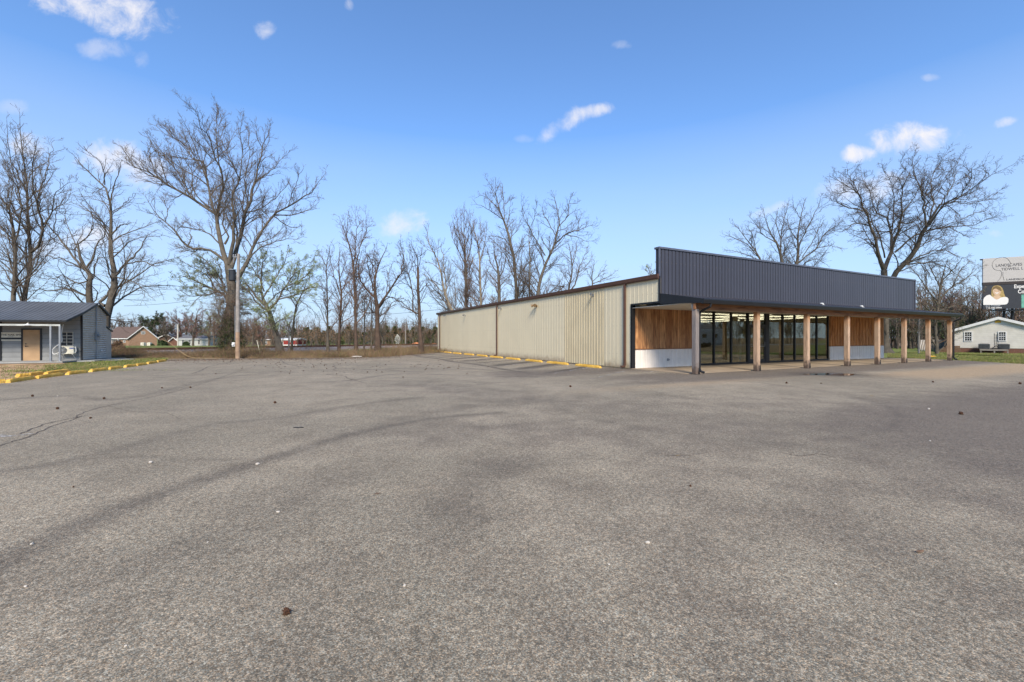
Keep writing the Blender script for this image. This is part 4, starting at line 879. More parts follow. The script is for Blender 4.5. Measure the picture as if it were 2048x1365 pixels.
traced_tree('upright broom shaped bare tree with steep crowded branches behind the cream wall',58,[[(320,1480,34),(318,1260,30),(315,900,26),(305,780,18),(300,650,11),(298,520,6),(305,370,2)],[(312,880,12),(250,760,8),(200,640,5),(170,520,2)],[(314,870,12),(350,780,8),(370,650,5),(380,480,2)],[(303,760,8),(260,640,6),(240,500,4),(240,400,1.5)],[(303,740,8),(335,640,6),(345,520,4),(350,420,1.5)],[(300,650,5),(275,540,3),(270,400,1.5)],[(312,960,8),(250,900,6),(190,830,3)],[(316,940,7),(350,900,5),(380,820,2)],[(310,820,8),(270,700,6),(215,560,4),(200,470,1.5)],[(300,600,5),(320,500,3),(325,420,1.5)]],R4,31,twig='twig_red',prm=dict(sp=(.42,.3,.25),up=.55,ang=(.3,.65)))
traced_tree('ruddy bare tree with pale lower trunk, next right of the broom shaped tree',56,[[(455,1460,34),(450,1240,28),(440,1000,25),(438,880,20),(430,740,12),(405,620,8),(380,550,6),(378,410,2)],[(438,860,10),(470,760,7),(490,640,4),(500,520,1.5)],[(432,740,6),(450,640,4),(440,480,2)],[(440,960,8),(390,880,6),(360,780,3)],[(445,1010,8),(490,960,5),(520,900,2)],[(405,620,5),(360,560,3),(340,500,1.5)]],R4,32,bark='bark_pale',twig='twig_red',prm=dict(sp=(.42,.3,.25),up=.35))
traced_tree('thick trunked bare tree with dense fine crown low behind the cream wall',54,[[(612,1460,46),(610,1210,38),(605,1000,32),(595,900,20),(570,800,12),(560,700,6),(565,640,2)],[(605,1000,16),(650,920,10),(670,820,6),(690,720,2)],[(600,960,12),(540,880,8),(510,780,5),(490,690,2)],[(606,1080,10),(670,1010,7),(720,960,3)],[(604,1060,10),(540,980,7),(500,930,3)],[(600,920,8),(625,800,5),(620,680,2)]],R4,33,bark='bark',twig='twig_red',prm=dict(sp=(.36,.28,.24),up=.25),leaf=[('leaf_brown',1500,.06)])
traced_tree('highest bare tree above the cream wall, leaning left with its crown',55,[[(770,1440,42),(765,1180,36),(745,900,34),(735,800,32),(710,700,29),(670,540,23),(620,430,15),(595,340,11),(570,230,6),(480,110,2)],[(640,480,9),(540,410,6),(450,360,4),(385,340,1.5)],[(655,480,9),(650,330,6),(640,220,4),(640,150,1.5)],[(712,720,9),(650,650,7),(570,630,5),(480,635,2)],[(600,380,7),(500,290,5),(430,270,3),(390,300,1.5)],[(590,320,6),(575,200,4),(580,110,1.5)],[(672,540,7),(700,420,5),(710,300,2)],[(735,800,8),(800,720,5),(830,640,2)],[(740,860,7),(680,790,4),(640,740,2)],[(690,620,6),(740,560,4),(760,470,2)],[(595,340,6),(540,220,4),(510,170,2)]],R4,34,bark='bark',twig='twig',prm=P4,leaf=[('leaf_brown',3500,.07)])
traced_tree('straight slim pole like bare trunk beside the V shaped tree',54,[[(875,1420,22),(876,1160,20),(878,960,17),(880,800,14),(872,700,9),(870,620,5),(880,540,2)],[(880,800,5),(830,720,3),(810,640,2)],[(874,700,5),(900,620,3),(910,540,1.5)],[(878,900,5),(920,860,3),(940,800,2)]],R4,35,bark='bark_pale',twig='twig',prm=P4)
traced_tree('big V shaped bare tree with wide right crown behind the middle of the cream wall',52,[[(945,1420,46),(950,1150,40),(970,1020,34),(1020,870,27),(1090,720,23),(1110,620,19),(1140,530,13),(1125,420,8),(1105,320,5),(1080,245,2)],[(1015,800,14),(930,660,12),(885,560,8),(820,450,5),(800,290,2)],[(1095,705,15),(1200,612,12),(1300,580,8),(1400,540,4),(1500,530,1.5)],[(1140,540,9),(1210,450,8),(1225,340,5),(1260,250,2)],[(1110,630,9),(1050,520,8),(990,410,4),(1000,320,2)],[(1200,615,8),(1300,640,5),(1400,680,3),(1490,640,1.5)],[(890,545,6),(930,430,5),(940,310,2)],[(1015,900,10),(1080,870,7),(1130,800,4)],[(1150,560,6),(1130,450,4),(1150,350,2)],[(1300,580,5),(1320,480,3),(1340,420,2)],[(1225,340,4),(1280,340,3),(1335,310,1.5)],[(950,1040,14),(900,970,9),(850,940,6),(770,940,3)],[(1240,600,5),(1280,500,3),(1300,420,2)],[(1060,770,8),(1000,680,5),(970,600,2)]],R4,36,bark='bark',twig='twig_dark',prm=dict(sp=(.42,.3,.22),up=.22),leaf=[('leaf_brown',2500,.06)])
traced_tree('double stemmed brownish bare tree under the right crown of the V shaped tree',58,[[(1215,1400,28),(1222,1100,24),(1250,960,17),(1245,840,12),(1230,740,7),(1210,660,2)],[(1240,1110,20),(1290,1020,14),(1310,920,9),(1350,830,5),(1400,700,2)],[(1252,900,8),(1280,780,6),(1290,660,2)],[(1240,860,7),(1180,800,5),(1130,760,2)],[(1310,950,6),(1380,880,4),(1430,800,2)],[(1228,1050,7),(1170,960,5),(1130,900,2)],[(1110,1280,18),(1130,1120,14),(1180,1070,10),(1060,1060,4)]],R4,37,twig='twig_red',prm=dict(sp=(.38,.3,.24),up=.3),leaf=[('leaf_brown',1500,.06)])
traced_tree('low fan shaped bare tree nearest the cream roof toward the parapet',60,[[(1425,1340,20),(1430,1060,16),(1425,980,10),(1440,900,6),(1450,840,2)],[(1430,1030,8),(1500,960,5),(1560,880,2)],[(1430,1050,7),(1540,1000,5),(1640,940,2)],[(1428,1020,6),(1390,950,4),(1360,890,2)],[(1430,1045,6),(1570,1010,3),(1660,990,1.5)]],R4,38,twig='twig',prm=dict(sp=(.45,.35,.3),up=.15))
traced_tree('small greenish budding treetop peeping over the cream roof beside the parapet',62,[[(1960,1300,16),(1950,1000,10),(1945,940,4),(1945,890,2)],[(1950,980,5),(1900,930,3),(1880,910,1.5)],[(1950,970,5),(1990,920,3),(2010,890,1.5)],[(1948,990,5),(1920,900,3)]],R4,39,name='budding_tree',prm=dict(sp=(.35,.3,.25),up=.3),leaf=[('leaf_green',5000,.09)])
P5=dict(sp=(.42,.3,.22),up=.18)
traced_tree('leftmost bare treetop above the charcoal parapet with fan crown',52,[[(420,1250,26),(345,860,20),(330,785,15),(290,715,9),(230,640,6),(180,570,3),(130,540,1.5)],[(320,770,8),(250,690,5),(150,640,4),(80,610,1.5)],[(300,730,6),(280,630,4),(240,560,2)],[(330,790,6),(220,740,4),(110,720,1.5)]],R5,41,twig='twig_dark',prm=P5)
traced_tree('middle bare treetop above the charcoal parapet with crooked limbs',52,[[(490,1250,34),(475,850,26),(465,790,23),(448,700,14),(405,630,9),(365,530,5),(345,440,2)],[(466,780,13),(462,620,8),(490,500,5),(515,400,2)],[(430,670,7),(350,620,5),(290,540,3),(250,490,1.5)],[(462,640,6),(430,540,4),(440,460,2)],[(470,770,8),(490,710,6),(480,670,3)],[(400,620,5),(330,570,3),(260,600,1.5)]],R5,42,twig='twig_dark',prm=P5)
traced_tree('right bare treetop above the charcoal parapet reaching toward the giant tree',52,[[(560,1250,34),(560,850,27),(568,800,22),(576,720,16),(572,640,12),(592,500,6),(625,380,2)],[(570,805,14),(630,760,11),(690,710,9),(760,600,6),(830,560,3),(880,480,1.5)],[(576,660,8),(520,580,5),(500,480,2)],[(576,700,8),(640,560,6),(700,450,3),(720,380,1.5)],[(690,710,6),(780,690,4),(860,710,1.5)],[(600,770,6),(680,640,5),(740,520,2)],[(590,520,4),(550,440,3),(540,390,1.5)],[(620,800,6),(700,780,4),(770,820,2)]],R5,43,twig='twig_dark',prm=P5,)
traced_tree('giant bare oak with twin trunks rising behind the right end of the parapet',43,[
 [(1155,1400,78),(1150,1350,46),(1148,1250,40),(1146,1100,40),(1142,1000,42),(1135,850,42)],
 [(1135,850,34),(1100,760,25),(1085,660,20),(1045,560,16),(1030,480,13),(1000,430,10),(960,350,8),(880,290,5),(800,235,1.5)],
 [(1140,840,30),(1178,740,25),(1190,640,18),(1182,600,15),(1135,500,12),(1060,462,9),(1045,380,6),(1000,270,4),(985,175,1.5)],
 [(1180,740,22),(1232,570,18),(1250,470,12),(1252,300,6),(1260,90,1.5)],
 [(1145,1050,40),(1180,930,38),(1230,850,36),(1300,770,34),(1370,660,32),(1412,580,24),(1440,520,18),(1500,430,14),(1590,400,9),(1700,310,6),(1790,240,5),(1900,200,3),(2025,140,1.5)],
 [(1425,560,15),(1540,410,12),(1610,380,9),(1680,300,6),(1720,200,4),(1830,130,1.5)],
 [(1205,735,14),(1300,655,12),(1400,602,12),(1540,572,9),(1700,560,5),(1800,520,3),(1895,510,1.5)],
 [(1410,560,15),(1388,450,13),(1385,380,9),(1345,260,6),(1320,180,4),(1350,80,1.5)],
 [(1432,530,12),(1450,400,9),(1440,280,6),(1480,180,4),(1550,80,1.5)],
 [(1290,800,12),(1420,740,9),(1530,720,6),(1640,765,1.5)],[(1275,815,12),(1400,800,9),(1520,820,6),(1640,900,2)],
 [(1042,560,9),(950,545,8),(870,595,3),(800,590,1.5)],[(1020,470,9),(900,440,8),(820,400,4),(740,370,1.5)],
 [(1185,610,8),(1200,480,6),(1190,330,4),(1130,170,1.5)],[(1095,720,9),(1050,660,6),(1000,652,4)],[(1100,780,9),(1060,700,7),(1010,670,3)],
 [(1140,770,12),(1110,640,9),(1060,540,7),(1040,400,4),(1070,300,1.5)],[(1250,480,7),(1330,380,5),(1380,280,3),(1400,150,1.5)],[(1500,430,7),(1580,290,5),(1600,180,3),(1640,100,1.5)],
 [(1590,400,6),(1700,420,4),(1800,390,3),(1880,350,1.5)],[(1640,520,6),(1730,480,4),(1840,470,1.5)],[(1240,540,8),(1320,540,6),(1400,450,4),(1480,330,2)],[(960,350,5),(900,340,4),(830,350,3),(770,310,1.5)],
 [(1385,380,6),(1450,330,4),(1520,240,2)],[(1252,330,4),(1300,220,3),(1370,120,1.5)],[(1000,430,6),(960,330,5),(900,220,3),(870,190,1.5)],[(1350,690,8),(1450,660,5),(1540,620,3),(1600,640,1.5)],[(1560,570,5),(1650,620,3),(1700,640,1.5)]],R5,44,name='oak_tree',bark='bark',twig='twig_dark',prm=dict(sp=(.36,.26,.18),l1=(.34,.95),up=.12,wig=.22,ang=(.45,1.0)),leaf=[('leaf_brown',5000,.06)])
traced_tree('umbrella shaped bare tree behind the end of the porch roof beside the billboard',40,[[(1480,1560,30),(1478,1330,24),(1470,1200,20),(1490,1080,16),(1500,980,12),(1520,880,8),(1550,780,2)],[(1490,1080,12),(1420,980,8),(1350,880,5),(1290,800,2)],[(1495,1040,12),(1580,960,9),(1680,900,5),(1740,840,2)],[(1480,1120,9),(1600,1080,7),(1700,1030,4),(1770,980,1.5)],[(1478,1150,9),(1400,1090,7),(1340,1020,4),(1300,940,2)],[(1505,970,8),(1450,860,6),(1420,760,2)],[(1515,920,7),(1600,830,5),(1650,760,2)],[(1580,960,6),(1640,840,4),(1700,790,2)],[(1420,980,6),(1400,860,4),(1360,780,2)],[(1490,1140,7),(1560,1120,5),(1640,1130,2)]],R5,45,twig='twig',prm=dict(sp=(.34,.26,.2),up=.14,l1=(.4,.8),wig=.22),leaf=[('leaf_brown',4000,.06),('leaf_green',1500,.05)])
# ---------------------------------------------------------------- generic distant trees
def generic(seed,hh=12,spread=.5,twig='twig',bark='bark',leaf=None,name='distant_tree',dens=1.0,nl=9):
    rg=np.random.default_rng(seed); P=[];Rr=[]; K=8
    tr=np.stack([rg.normal()*.3*np.linspace(0,1,K)**2,rg.normal()*.3*np.linspace(0,1,K)**2,np.linspace(-.3,hh*.62,K)],1); P.append(tr); Rr.append(np.linspace(.24,.1,K)*hh/12)
    for i in range(nl):
        t=rg.uniform(.28,1); k=int(t*(K-1)); a=i*2.4+rg.uniform(-.5,.5); d=np.array([math.cos(a)*spread*1.6,math.sin(a)*spread*1.6,1.0]); d/=np.linalg.norm(d)
        Ln=hh*rg.uniform(.3,.5)*(1.15-.45*t); p=[tr[k]]
        for j in range(K-1): d=norm(d+rg.normal(size=3)*.13+np.array([0,0,.1])); p.append(p[-1]+d*Ln/(K-1))
        P.append(np.array(p)); Rr.append(np.linspace(.085,.015,K)*hh/12)
    P=np.stack(P);Rr=np.stack(Rr); (A,RA),(Bq,RB),(Dq,RD)=twigs(P,Rr,rg,dict(sp=(.55/dens,.4/dens,.34/dens),thin=2.9,up=.22,l1=(.4,.7)))
    mats=[M[twig]]; lv=[]
    if leaf:
        for k,(m_,n,s_) in enumerate(leaf): mats.append(M[m_]); lv.append(leafs(Dq,n,s_,rg,k+1,.12))
    return tubes_mesh('trunk',[(P,Rr,6,0)],[M[bark]]),tubes_mesh('crown',[(A,RA,3,0),(Bq,RB,3,0),(Dq,RD,3,0)],mats,lv)
G={'bare':generic(101),'ruddy':generic(102,twig='twig_red',leaf=[('leaf_red',2500,.12)]),'tan':generic(103,spread=.8,leaf=[('leaf_brown',3000,.12)],twig='twig_red'),
   'wide':generic(104,spread=1.0,nl=12,twig='twig_dark'),'green':generic(105,spread=.8,leaf=[('leaf_pale',5000,.14)]),'ever':generic(106,spread=.9,dens=1.1,nl=12,leaf=[('leaf_ever',9000,.28)])}
def place(kind,px,D,h,label,group=None,name='distant_tree',rz=None,z=None,wid=1,cat='tree'):
    x=(px-CX)/F*D; zz=float(hgt(x,D)) if z is None else z
    e=empty(name,(x,D,zz),rz if rz is not None else random.uniform(0,6.28),label=label,cat=cat,group=group)
    s=h*1.0/12.0; e.scale=(s*wid,s*wid,s)
    t,c=G[kind]; link('trunk',t,e); link('crown',c,e); return e
BT=[('bare',225,120,8.3,'bare tree rising over the brick house roof, leftmost'),('wide',262,130,9.5,'grey bare tree behind the brick house gable'),('ever',300,125,9.5,'dark evergreen looking tree right above the brick house gable'),('wide',332,118,10.5,'tall dark bare tree between the brick house and the small lamp pole'),
 ('ruddy',362,120,10.2,'reddish tree behind the small lamp pole'),('ruddy',386,112,10.3,'reddest budding tree standing on the lawn above the pale house'),('green',418,115,10,'pale budding tree above the right end of the pale house'),('tan',440,122,10.5,'tan tree left of the vine wrapped trunk'),
 ('tan',505,80,7,'ruddy crown showing right of the utility pole'),('tan',528,105,8,'low tan tree beyond the leaning green tree'),('bare',575,115,8.5,'grey bare tree over the tan field house'),('bare',545,112,7,'small bare tree above the orange hedge'),
 ('wide',130,60,6.0,'fan shaped bare tree peeping over the grey shed ridge'),('bare',20,70,6.5,'bare treetop at the left end of the shed ridge')]
BT+=[('tan',245,140,9.5,'brownish tree between the brick house roof and the skyline gap'),('bare',282,145,10.5,'tall grey tree directly above the brick gable peak'),('wide',318,140,11,'broad tree whose crown merges with the dark evergreen'),('ruddy',345,132,9,'russet tree just left of the small lamp pole'),('bare',372,140,11,'highest bare tree right of the small lamp pole'),('wide',402,135,10.5,'broad bare tree above the pale house roof'),
 ('tan',428,100,7.5,'low tan tree touching the vines from the left'),('bare',455,128,10,'bare tree hidden partly by the vine wrapped trunk'),('tan',490,130,9,'brownish tree directly right of the utility pole'),('ruddy',518,95,6.0,'rust coloured low tree before the tan house'),('tan',552,118,6,'russet hedge like tree left of the red barn')]
for k,x,D,h,l in BT: place(k,x,D,h*1.22,l,wid=1.15)
for i,(x,D,h,l) in enumerate([(590,130,6.5,'thin bare tree just right of the red barn'),(612,120,5.5,'low bare tree left of the first thin trackside trunk'),(600,135,6.5,'slight bare tree between the red barn and the first thin trunk'),(632,150,6,'short bare tree behind the first thin trackside trunk'),(700,100,7.2,'grey bare tree between the second and third trackside trunks'),(765,95,7.6,'brown bare tree behind the oak trunk'),(672,120,6.2,'pale bare tree behind the second trackside trunk'),(800,130,7,'bare tree directly above the white blossoming tree'),(838,90,6.4,'bare tree behind the snapped trunk'),(862,85,6.4,'bare tree touching the far corner of the cream wall'),(780,110,5.6,'low bare tree between the oak and the white blossoming tree')]): place(['bare','tan','ruddy','bare','tan'][i%5],x,D,h,l)
# woods rising behind the right field and behind the billboard
def woods(name,spots,label,mat_t,seed,leaf=None):
    """a far wood that reads as one mass"""
    rg=np.random.default_rng(seed); N=len(spots); K=6; P=np.zeros((N,K,3)); Rr=np.zeros((N,K))
    for i,(x,y,h) in enumerate(spots):
        z0=float(hgt(x,y)); P[i,:,0]=x+np.linspace(0,1,K)*rg.normal()*.6; P[i,:,1]=y; P[i,:,2]=z0+np.linspace(0,1,K)*h*.95; Rr[i]=np.linspace(.10,.02,K)*rg.uniform(.6,1.2)
    (A,RA),(Bq,RB),(Dq,RD)=twigs(P,Rr,rg,dict(sp=(.5,.5,.55),thin=2.6,up=.3,l1=(.3,1.1),t0=.15))
    lv=None; mats=[M[mat_t]]
    if leaf: mats.append(M[leaf[0]]); lv=[leafs(Dq,leaf[1],leaf[2],rg,1,.3)]
    me=tubes_mesh(name,[(P,Rr,4,0),(A,RA,3,0),(Bq,RB,3,0),(Dq,RD,3,0)],mats,lv); return link(name,me,label=label,cat='woods',kind='stuff')
r=random.Random(5)
woods('woodland',[((lambda D,px:((px-CX)/F*D,D,r.uniform(6.5,11)))(r.uniform(138,165),r.uniform(170,640))) for _ in range(190)],'hazy brown leafless woodland behind the brick house and the far lawn','twig',64,('leaf_brown',9000,.3))
woods('undergrowth',[((lambda D,px:((px-CX)/F*D,D,r.uniform(2.4,4.6)))(r.uniform(95,118),r.uniform(470,900))) for _ in range(150)],'low brown undergrowth in front of the pines beyond the railway','twig',65,('leaf_brown',12000,.22))
woods('far_woods',[(r.uniform(-78,-24),r.uniform(175,205),r.uniform(7,11.5)) for _ in range(230)],'far leafless woods on the skyline between the thin trees and the cream wall','twig',61,('leaf_brown',9000,.35))
woods('woods',[((lambda D,px:((px-CX)/F*D,D,r.uniform(7.5,11.5)))(r.uniform(64,84),r.uniform(1690,2200))) for _ in range(120)],'dense bare woods behind the pale house and the billboard','twig_red',62,('leaf_ever',9000,.2))
woods('thicket',[((lambda D,px:((px-CX)/F*D,D,r.uniform(3,6)))(r.uniform(58,66),r.uniform(1740,1960))) for _ in range(60)],'dark tangled thicket seen between the porch posts','twig_dark',63,('leaf_ever',9000,.18))
for i,(k,x,D,h,l) in enumerate([('wide',1700,75,10.5,'fine twigged bare tree just left of the giant oak above the parapet'),('tan',1742,72,9.5,'brownish bare tree hugging the giant oak trunk on its left'),('ruddy',1905,62,10,'reddish bare tree left of the billboard edge'),('bare',1940,66,9.8,'bare tree touching the billboard left edge'),('ever',1880,64,6,'greenish tree low behind the porch end'),('ever',1925,60,4.4,'dark cedar like tree over the pale house eave'),('tan',1820,60,8,'brown bare tree behind the parapet corner')]): place(k,x,D,h,l)
# unseen trees added across the road behind the camera to darken the glazing's reflection
for i in range(16):
    p=uv2w(-20+i*9+random.uniform(-2,2),-62-random.uniform(0,8)); t,c=G[['wide','bare','ever','tan'][i%4]]
    e=empty('distant_tree',(p.x,p.y,0),i,label='tree across the road, mirrored in the shop glass',cat='tree',group='trees across the road'); link('trunk',t,e); link('crown',c,e)
woods('added_roadside_woods',[tuple(uv2w(r.uniform(15,125),r.uniform(-66,-52)))[:2]+(r.uniform(6,10),) for _ in range(110)],'bare woods across the road, mirrored in the shop glass','twig_dark',66,('leaf_ever',9000,.3))  # wood row added out of view so the shop glass reflects dark
# pines
def pine(seed,h=7):
    rg=np.random.default_rng(seed); n=2600; t=rg.random(n)**.8; z=h*(.12+.88*t); rr=(1-t)*h*.26+.12; a=rg.random(n)*6.283; k=np.floor(z*1.6); rad=rr*np.sqrt(rg.random(n))*(0.75+.35*np.sin(a*3+k*2.1))
    c=np.stack([np.cos(a)*rad,np.sin(a)*rad,z-rad*.15],1); d=norm(np.stack([np.cos(a),np.sin(a),rg.normal(size=n)*.5],1)); b=norm(np.cross(d,rg.normal(size=(n,3)))); s=rg.uniform(.18,.42,n)[:,None]*h/7
    tr=np.stack([np.zeros(5),np.zeros(5),np.linspace(-.3,h,5)],1)[None]; 
    return tubes_mesh('trunk',[(tr,np.linspace(.13,.02,5)[None],6,0)],[M['bark']]),tubes_mesh('crown',[(tr[:, :2]*.0+tr[:,2:4],np.full((1,2),.03),3,0)],[M['bark'],M['pine']],[(np.stack([c-d*s*.4,c+b*s*.35,c+d*s*.8],1),1)])
PN=[pine(71),pine(72,6.5),pine(73,7.4)]
for i in range(46):
    px=585+i*6.4+r.uniform(-3,3); D=r.uniform(118,150) if px<740 else r.uniform(105,140); x=(px-CX)/F*D; t,c=PN[i%3]
    e=empty('pine_tree',(x,D,float(hgt(x,D))),r.uniform(0,6),label='dark green pine in the low row beyond the railway field',cat='pine tree',group='pines beyond the railway field'); s=r.uniform(.5,.86)*D/135; e.scale=(s*1.9,s*1.9,s)
    link('trunk',t,e); link('crown',c,e)
for i,(k,px,D,h,l) in enumerate([('bare',905,70,10.5,'pale bare tree behind the broom shaped tree, left side'),('ruddy',948,74,12.0,'ruddy bare tree between the broom shaped tree and the thick trunked tree'),('tan',985,72,11.5,'brownish bare tree low behind the thick trunked tree'),('wide',1012,76,12.5,'broad bare tree behind the highest tree of the group'),('bare',1060,70,12.0,'grey bare tree between the highest tree and the V shaped tree'),('ruddy',1100,74,12.5,'ruddy bare tree behind the V shaped trunk'),('tan',1150,72,12.0,'brown bare tree under the V shaped tree, right side'),('bare',1185,70,9.5,'short bare tree left of the fan shaped tree'),('green',925,66,7.5,'greenish undergrowth tree low over the cream roof left part'),('green',975,64,7.8,'greenish low tree peeping over the middle of the cream roof')]): place(k,px,D,h,l)
for i,(k,px,D,h,l) in enumerate([('wide',1840,66,11,'broad bare tree right of the parapet end'),('ruddy',1875,70,12,'tall reddish bare tree behind the umbrella shaped tree'),('tan',1925,74,11.5,'brown bare tree filling the gap left of the billboard'),('wide',1955,80,13,'tall broad bare tree directly behind the billboard left edge')]): place(k,px,D,h,l)
# white blossoming trees
def blossom(px,D,h,l):
    rg=np.random.default_rng(int(px)); n=650; t=rg.random(n); z=h*(.15+.85*t); a=rg.random(n)*6.28; rad=h*.26*np.sin(np.pi*np.clip(t*.9+.1,0,1))**.8*np.sqrt(rg.random(n)); c=np.stack([np.cos(a)*rad,np.sin(a)*rad,z],1)
    d=norm(rg.normal(size=(n,3))); b=norm(np.cross(d,rg.normal(size=(n,3)))); s=.1*h/4
    x=(px-CX)/F*D; e=empty('blossoming_tree',(x,D,float(hgt(x,D))),label=l,cat='tree'); tr=np.stack([np.zeros(4),np.zeros(4),np.linspace(-.1,h*.6,4)],1)[None]
    link('trunk',tubes_mesh('trunk',[(tr,np.linspace(.08,.03,4)[None],5,0)],[M['bark']]),e); br,rb=sprout(np.tile([0,0,h*.25],(14,1)),np.tile([0,0,1.],(14,1)),np.full(14,h*.5),np.full(14,.03),.01,4,rg,(.3,.8),.2,.1)
    link('crown',tubes_mesh('crown',[(br,rb,3,0)],[M['twig'],M['blossom']],[(np.stack([c-d*s,c+b*s,c+d*s],1),1)]),e)
blossom(795,92,2.4,'white blossoming tree before the pines left of the orange clay'); blossom(579.5,112,2.6,'white blossoming bush behind the red barn roof')
# ================================================================ grey shed
S_=empty('grey_shed',tuple(shedS),SPH,label='blue grey metal shed with dark roof and narrow porch at the left edge',cat='shed')
def sw(px,v):   # local x on the line v=const seen at px
    k=(px-CX)/F; X0=shedS.x-v*ss_; Y0=shedS.y+v*sc_; return (k*Y0-X0)/(sc_-k*ss_)
def szf(py,x,v): Y=shedS.y+x*ss_+v*sc_; return H+(HOR-py)/F*Y
def shed():
    D=2.83; x0=-10.5; he=3.1; ridge=(1.65,3.82)
    bw=.29
    mb=MB(); n=int(3.1/bw)
    for i in range(n+1):
        z=.08+i*bw; z1=min(z+bw,he)
        if z1-z<.02: continue
        mb.quad((x0,-.022,z),(0,-.022,z),(0,-.002,z1),(x0,-.002,z1)); mb.quad((x0,0.0,z),(0,0.0,z),(0,-.022,z),(x0,-.022,z))
    mb.box(x0,-.002,.0,.1,.0,he); mb.build('wall',M['shed_blue'],S_)
    mb=MB(); n=26
    for i in range(n):
        z=.05+i*3.75/n; 
        for (a,b,o1,o2) in ((0,.072,.0,.03),(.072,.145,.03,.0)):
            za,zb=z+a,z+b
            def ye(zz): # gable extent at this height
                return (0 if zz<he else (zz-he)/(ridge[1]-he)*ridge[0], D if zz<he else D-(zz-he)/(ridge[1]-he)*(D-ridge[0]))
            ya,yb=ye(za),ye(zb)
            if yb[1]<=yb[0]: continue
            mb.quad((o1,ya[0],za),(o1,ya[1],za),(o2,yb[1],zb),(o2,yb[0],zb))
    mb.poly([(-.01,0,0),(-.01,D,0),(-.01,D,he),(-.01,ridge[0],ridge[1]),(-.01,0,he)]); mb.build('gable_wall',M['shed_metal'],S_)
    mb=MB(); mb.box(x0,-.02,D-.08,D,.0,he); mb.build('back_wall',M['shed_metal'],S_)
    # roof
    fe=(-1.85,2.54); rv=.12; prof=[(fe[0],fe[1]),(0.0,he+.06),(ridge[0],ridge[1]+.05)]; back=(D+.25,he-.0)
    mb=MB(); n=46; xa,xb=x0-.2,rv
    for i in range(n):
        s=xa+(xb-xa)*i/n; p=(xb-xa)/n; pr=[(s,0),(s+p*.7,0),(s+p*.78,.025),(s+p*.9,.025),(s+p,0)]
        for a,b in zip(pr[:-1],pr[1:]):
            for (q0,q1) in ((prof[0],prof[1]),(prof[1],prof[2]),(prof[2],back)): mb.quad((a[0],q0[0],q0[1]+a[1]),(b[0],q0[0],q0[1]+b[1]),(b[0],q1[0],q1[1]+b[1]),(a[0],q1[0],q1[1]+a[1]))
    for (q0,q1) in ((prof[0],prof[1]),(prof[1],prof[2]),(prof[2],back)): mb.quad((xa,q0[0],q0[1]-.05),(xb,q0[0],q0[1]-.05),(xb,q1[0],q1[1]-.05),(xa,q1[0],q1[1]-.05))
    mb.build('roof',M['shed_roof'],S_)
    mb=MB(); P=prof+[back]
    for (q0,q1) in zip(P[:-1],P[1:]): mb.hexa([(xb,q0[0],q0[1]-.1),(xb+.03,q0[0],q0[1]-.1),(xb+.03,q1[0],q1[1]-.1),(xb,q1[0],q1[1]-.1)],[(xb,q0[0],q0[1]+.03),(xb+.03,q0[0],q0[1]+.03),(xb+.03,q1[0],q1[1]+.03),(xb,q1[0],q1[1]+.03)])
    mb.box(xa,xb,fe[0]-.02,fe[0],fe[1]-.1,fe[1]+.01); mb.hexa([(xb-.02,D+.2,he-.16),(xb+.05,D+.2,he-.16),(xb+.05,D+.28,he-.16),(xb-.02,D+.28,he-.16)],[(xb-.02,D+.2,he),(xb+.05,D+.2,he),(xb+.05,D+.28,he),(xb-.02,D+.28,he)])
    mb.build('rake_trim',M['black'],S_)
    mb=MB(); mb.box(-.05,.05,-.05,.0,.0,he-.02); x=sw(1.5,0); mb.box(x-.12,x+.06,-.05,-.024,.05,2.6); mb.build('corner_trim',M['black'],S_)
    # door, window, sign
    xa_,xb_=sw(47,0),sw(81,0); zt=2.0
    mb=MB(); mb.box(xa_-.08,xa_,-.06,-.024,.05,zt+.08); mb.box(xb_,xb_+.08,-.06,-.024,.05,zt+.08); mb.box(xa_,xb_,-.058,-.024,zt,zt+.075); f=mb.build('door_frame',M['black'],S_)
    mb=MB(); mb.box(xa_+.02,xb_-.01,-.045,-.02,.06,zt-.01); mb.box(xa_,xa_+.02,-.05,-.02,.06,zt-.01); d=mb.build('door',M['tan_door'],S_,bevel=.004)
    mb=MB(); mb.tube([(xa_+.14,-.05,.98),(xa_+.14,-.09,.98)],.035,8); mb.tube([(xa_+.14,-.085,.98),(xa_+.26,-.09,.98)],.014,6); mb.tube([(xa_+.14,-.05,1.12),(xa_+.14,-.07,1.12)],.03,8); mb.build('handle',M['black'],d)
    xa_,xb_=sw(123,0),sw(146,0); z0,z1=szf(691,-1,0),szf(665.5,-1,0)
    mb=MB(); mb.box(xa_,xb_,-.04,-.023,z0,z1); w=mb.build('window',M['black'],S_)
    mb=MB(); 
    for z in (z0+(z1-z0)*.25,z0+(z1-z0)*.5,z0+(z1-z0)*.75): mb.box(xa_,xb_,-.055,-.041,z-.018,z+.018)
    mb.box((xa_+xb_)/2-.018,(xa_+xb_)/2+.018,-.06,-.042,z0,z1); mb.box(xa_-.04,xa_,-.05,-.02,z0-.05,z1+.04); mb.box(xb_,xb_+.04,-.05,-.02,z0-.05,z1+.04); mb.box(xa_,xb_,-.05,-.02,z0-.05,z0); mb.box(xa_,xb_,-.05,-.02,z1,z1+.04); mb.build('frame',M['beige'] if 0 else M['shed_metal'],w)
    xa_,xb_=sw(4,0),sw(43,0); zc=szf(669,-4,0)+.02
    mb=MB(); mb.box(xa_,xb_,-.06,-.024,zc-.22,zc+.1); sg=mb.build('sign',M['beige'],S_)
    mb=MB(); mb.box(xa_,xb_,-.06,-.024,zc-.42,zc-.34); mb.build('sign',M['beige'],S_,label='thin pale strip under the sign')
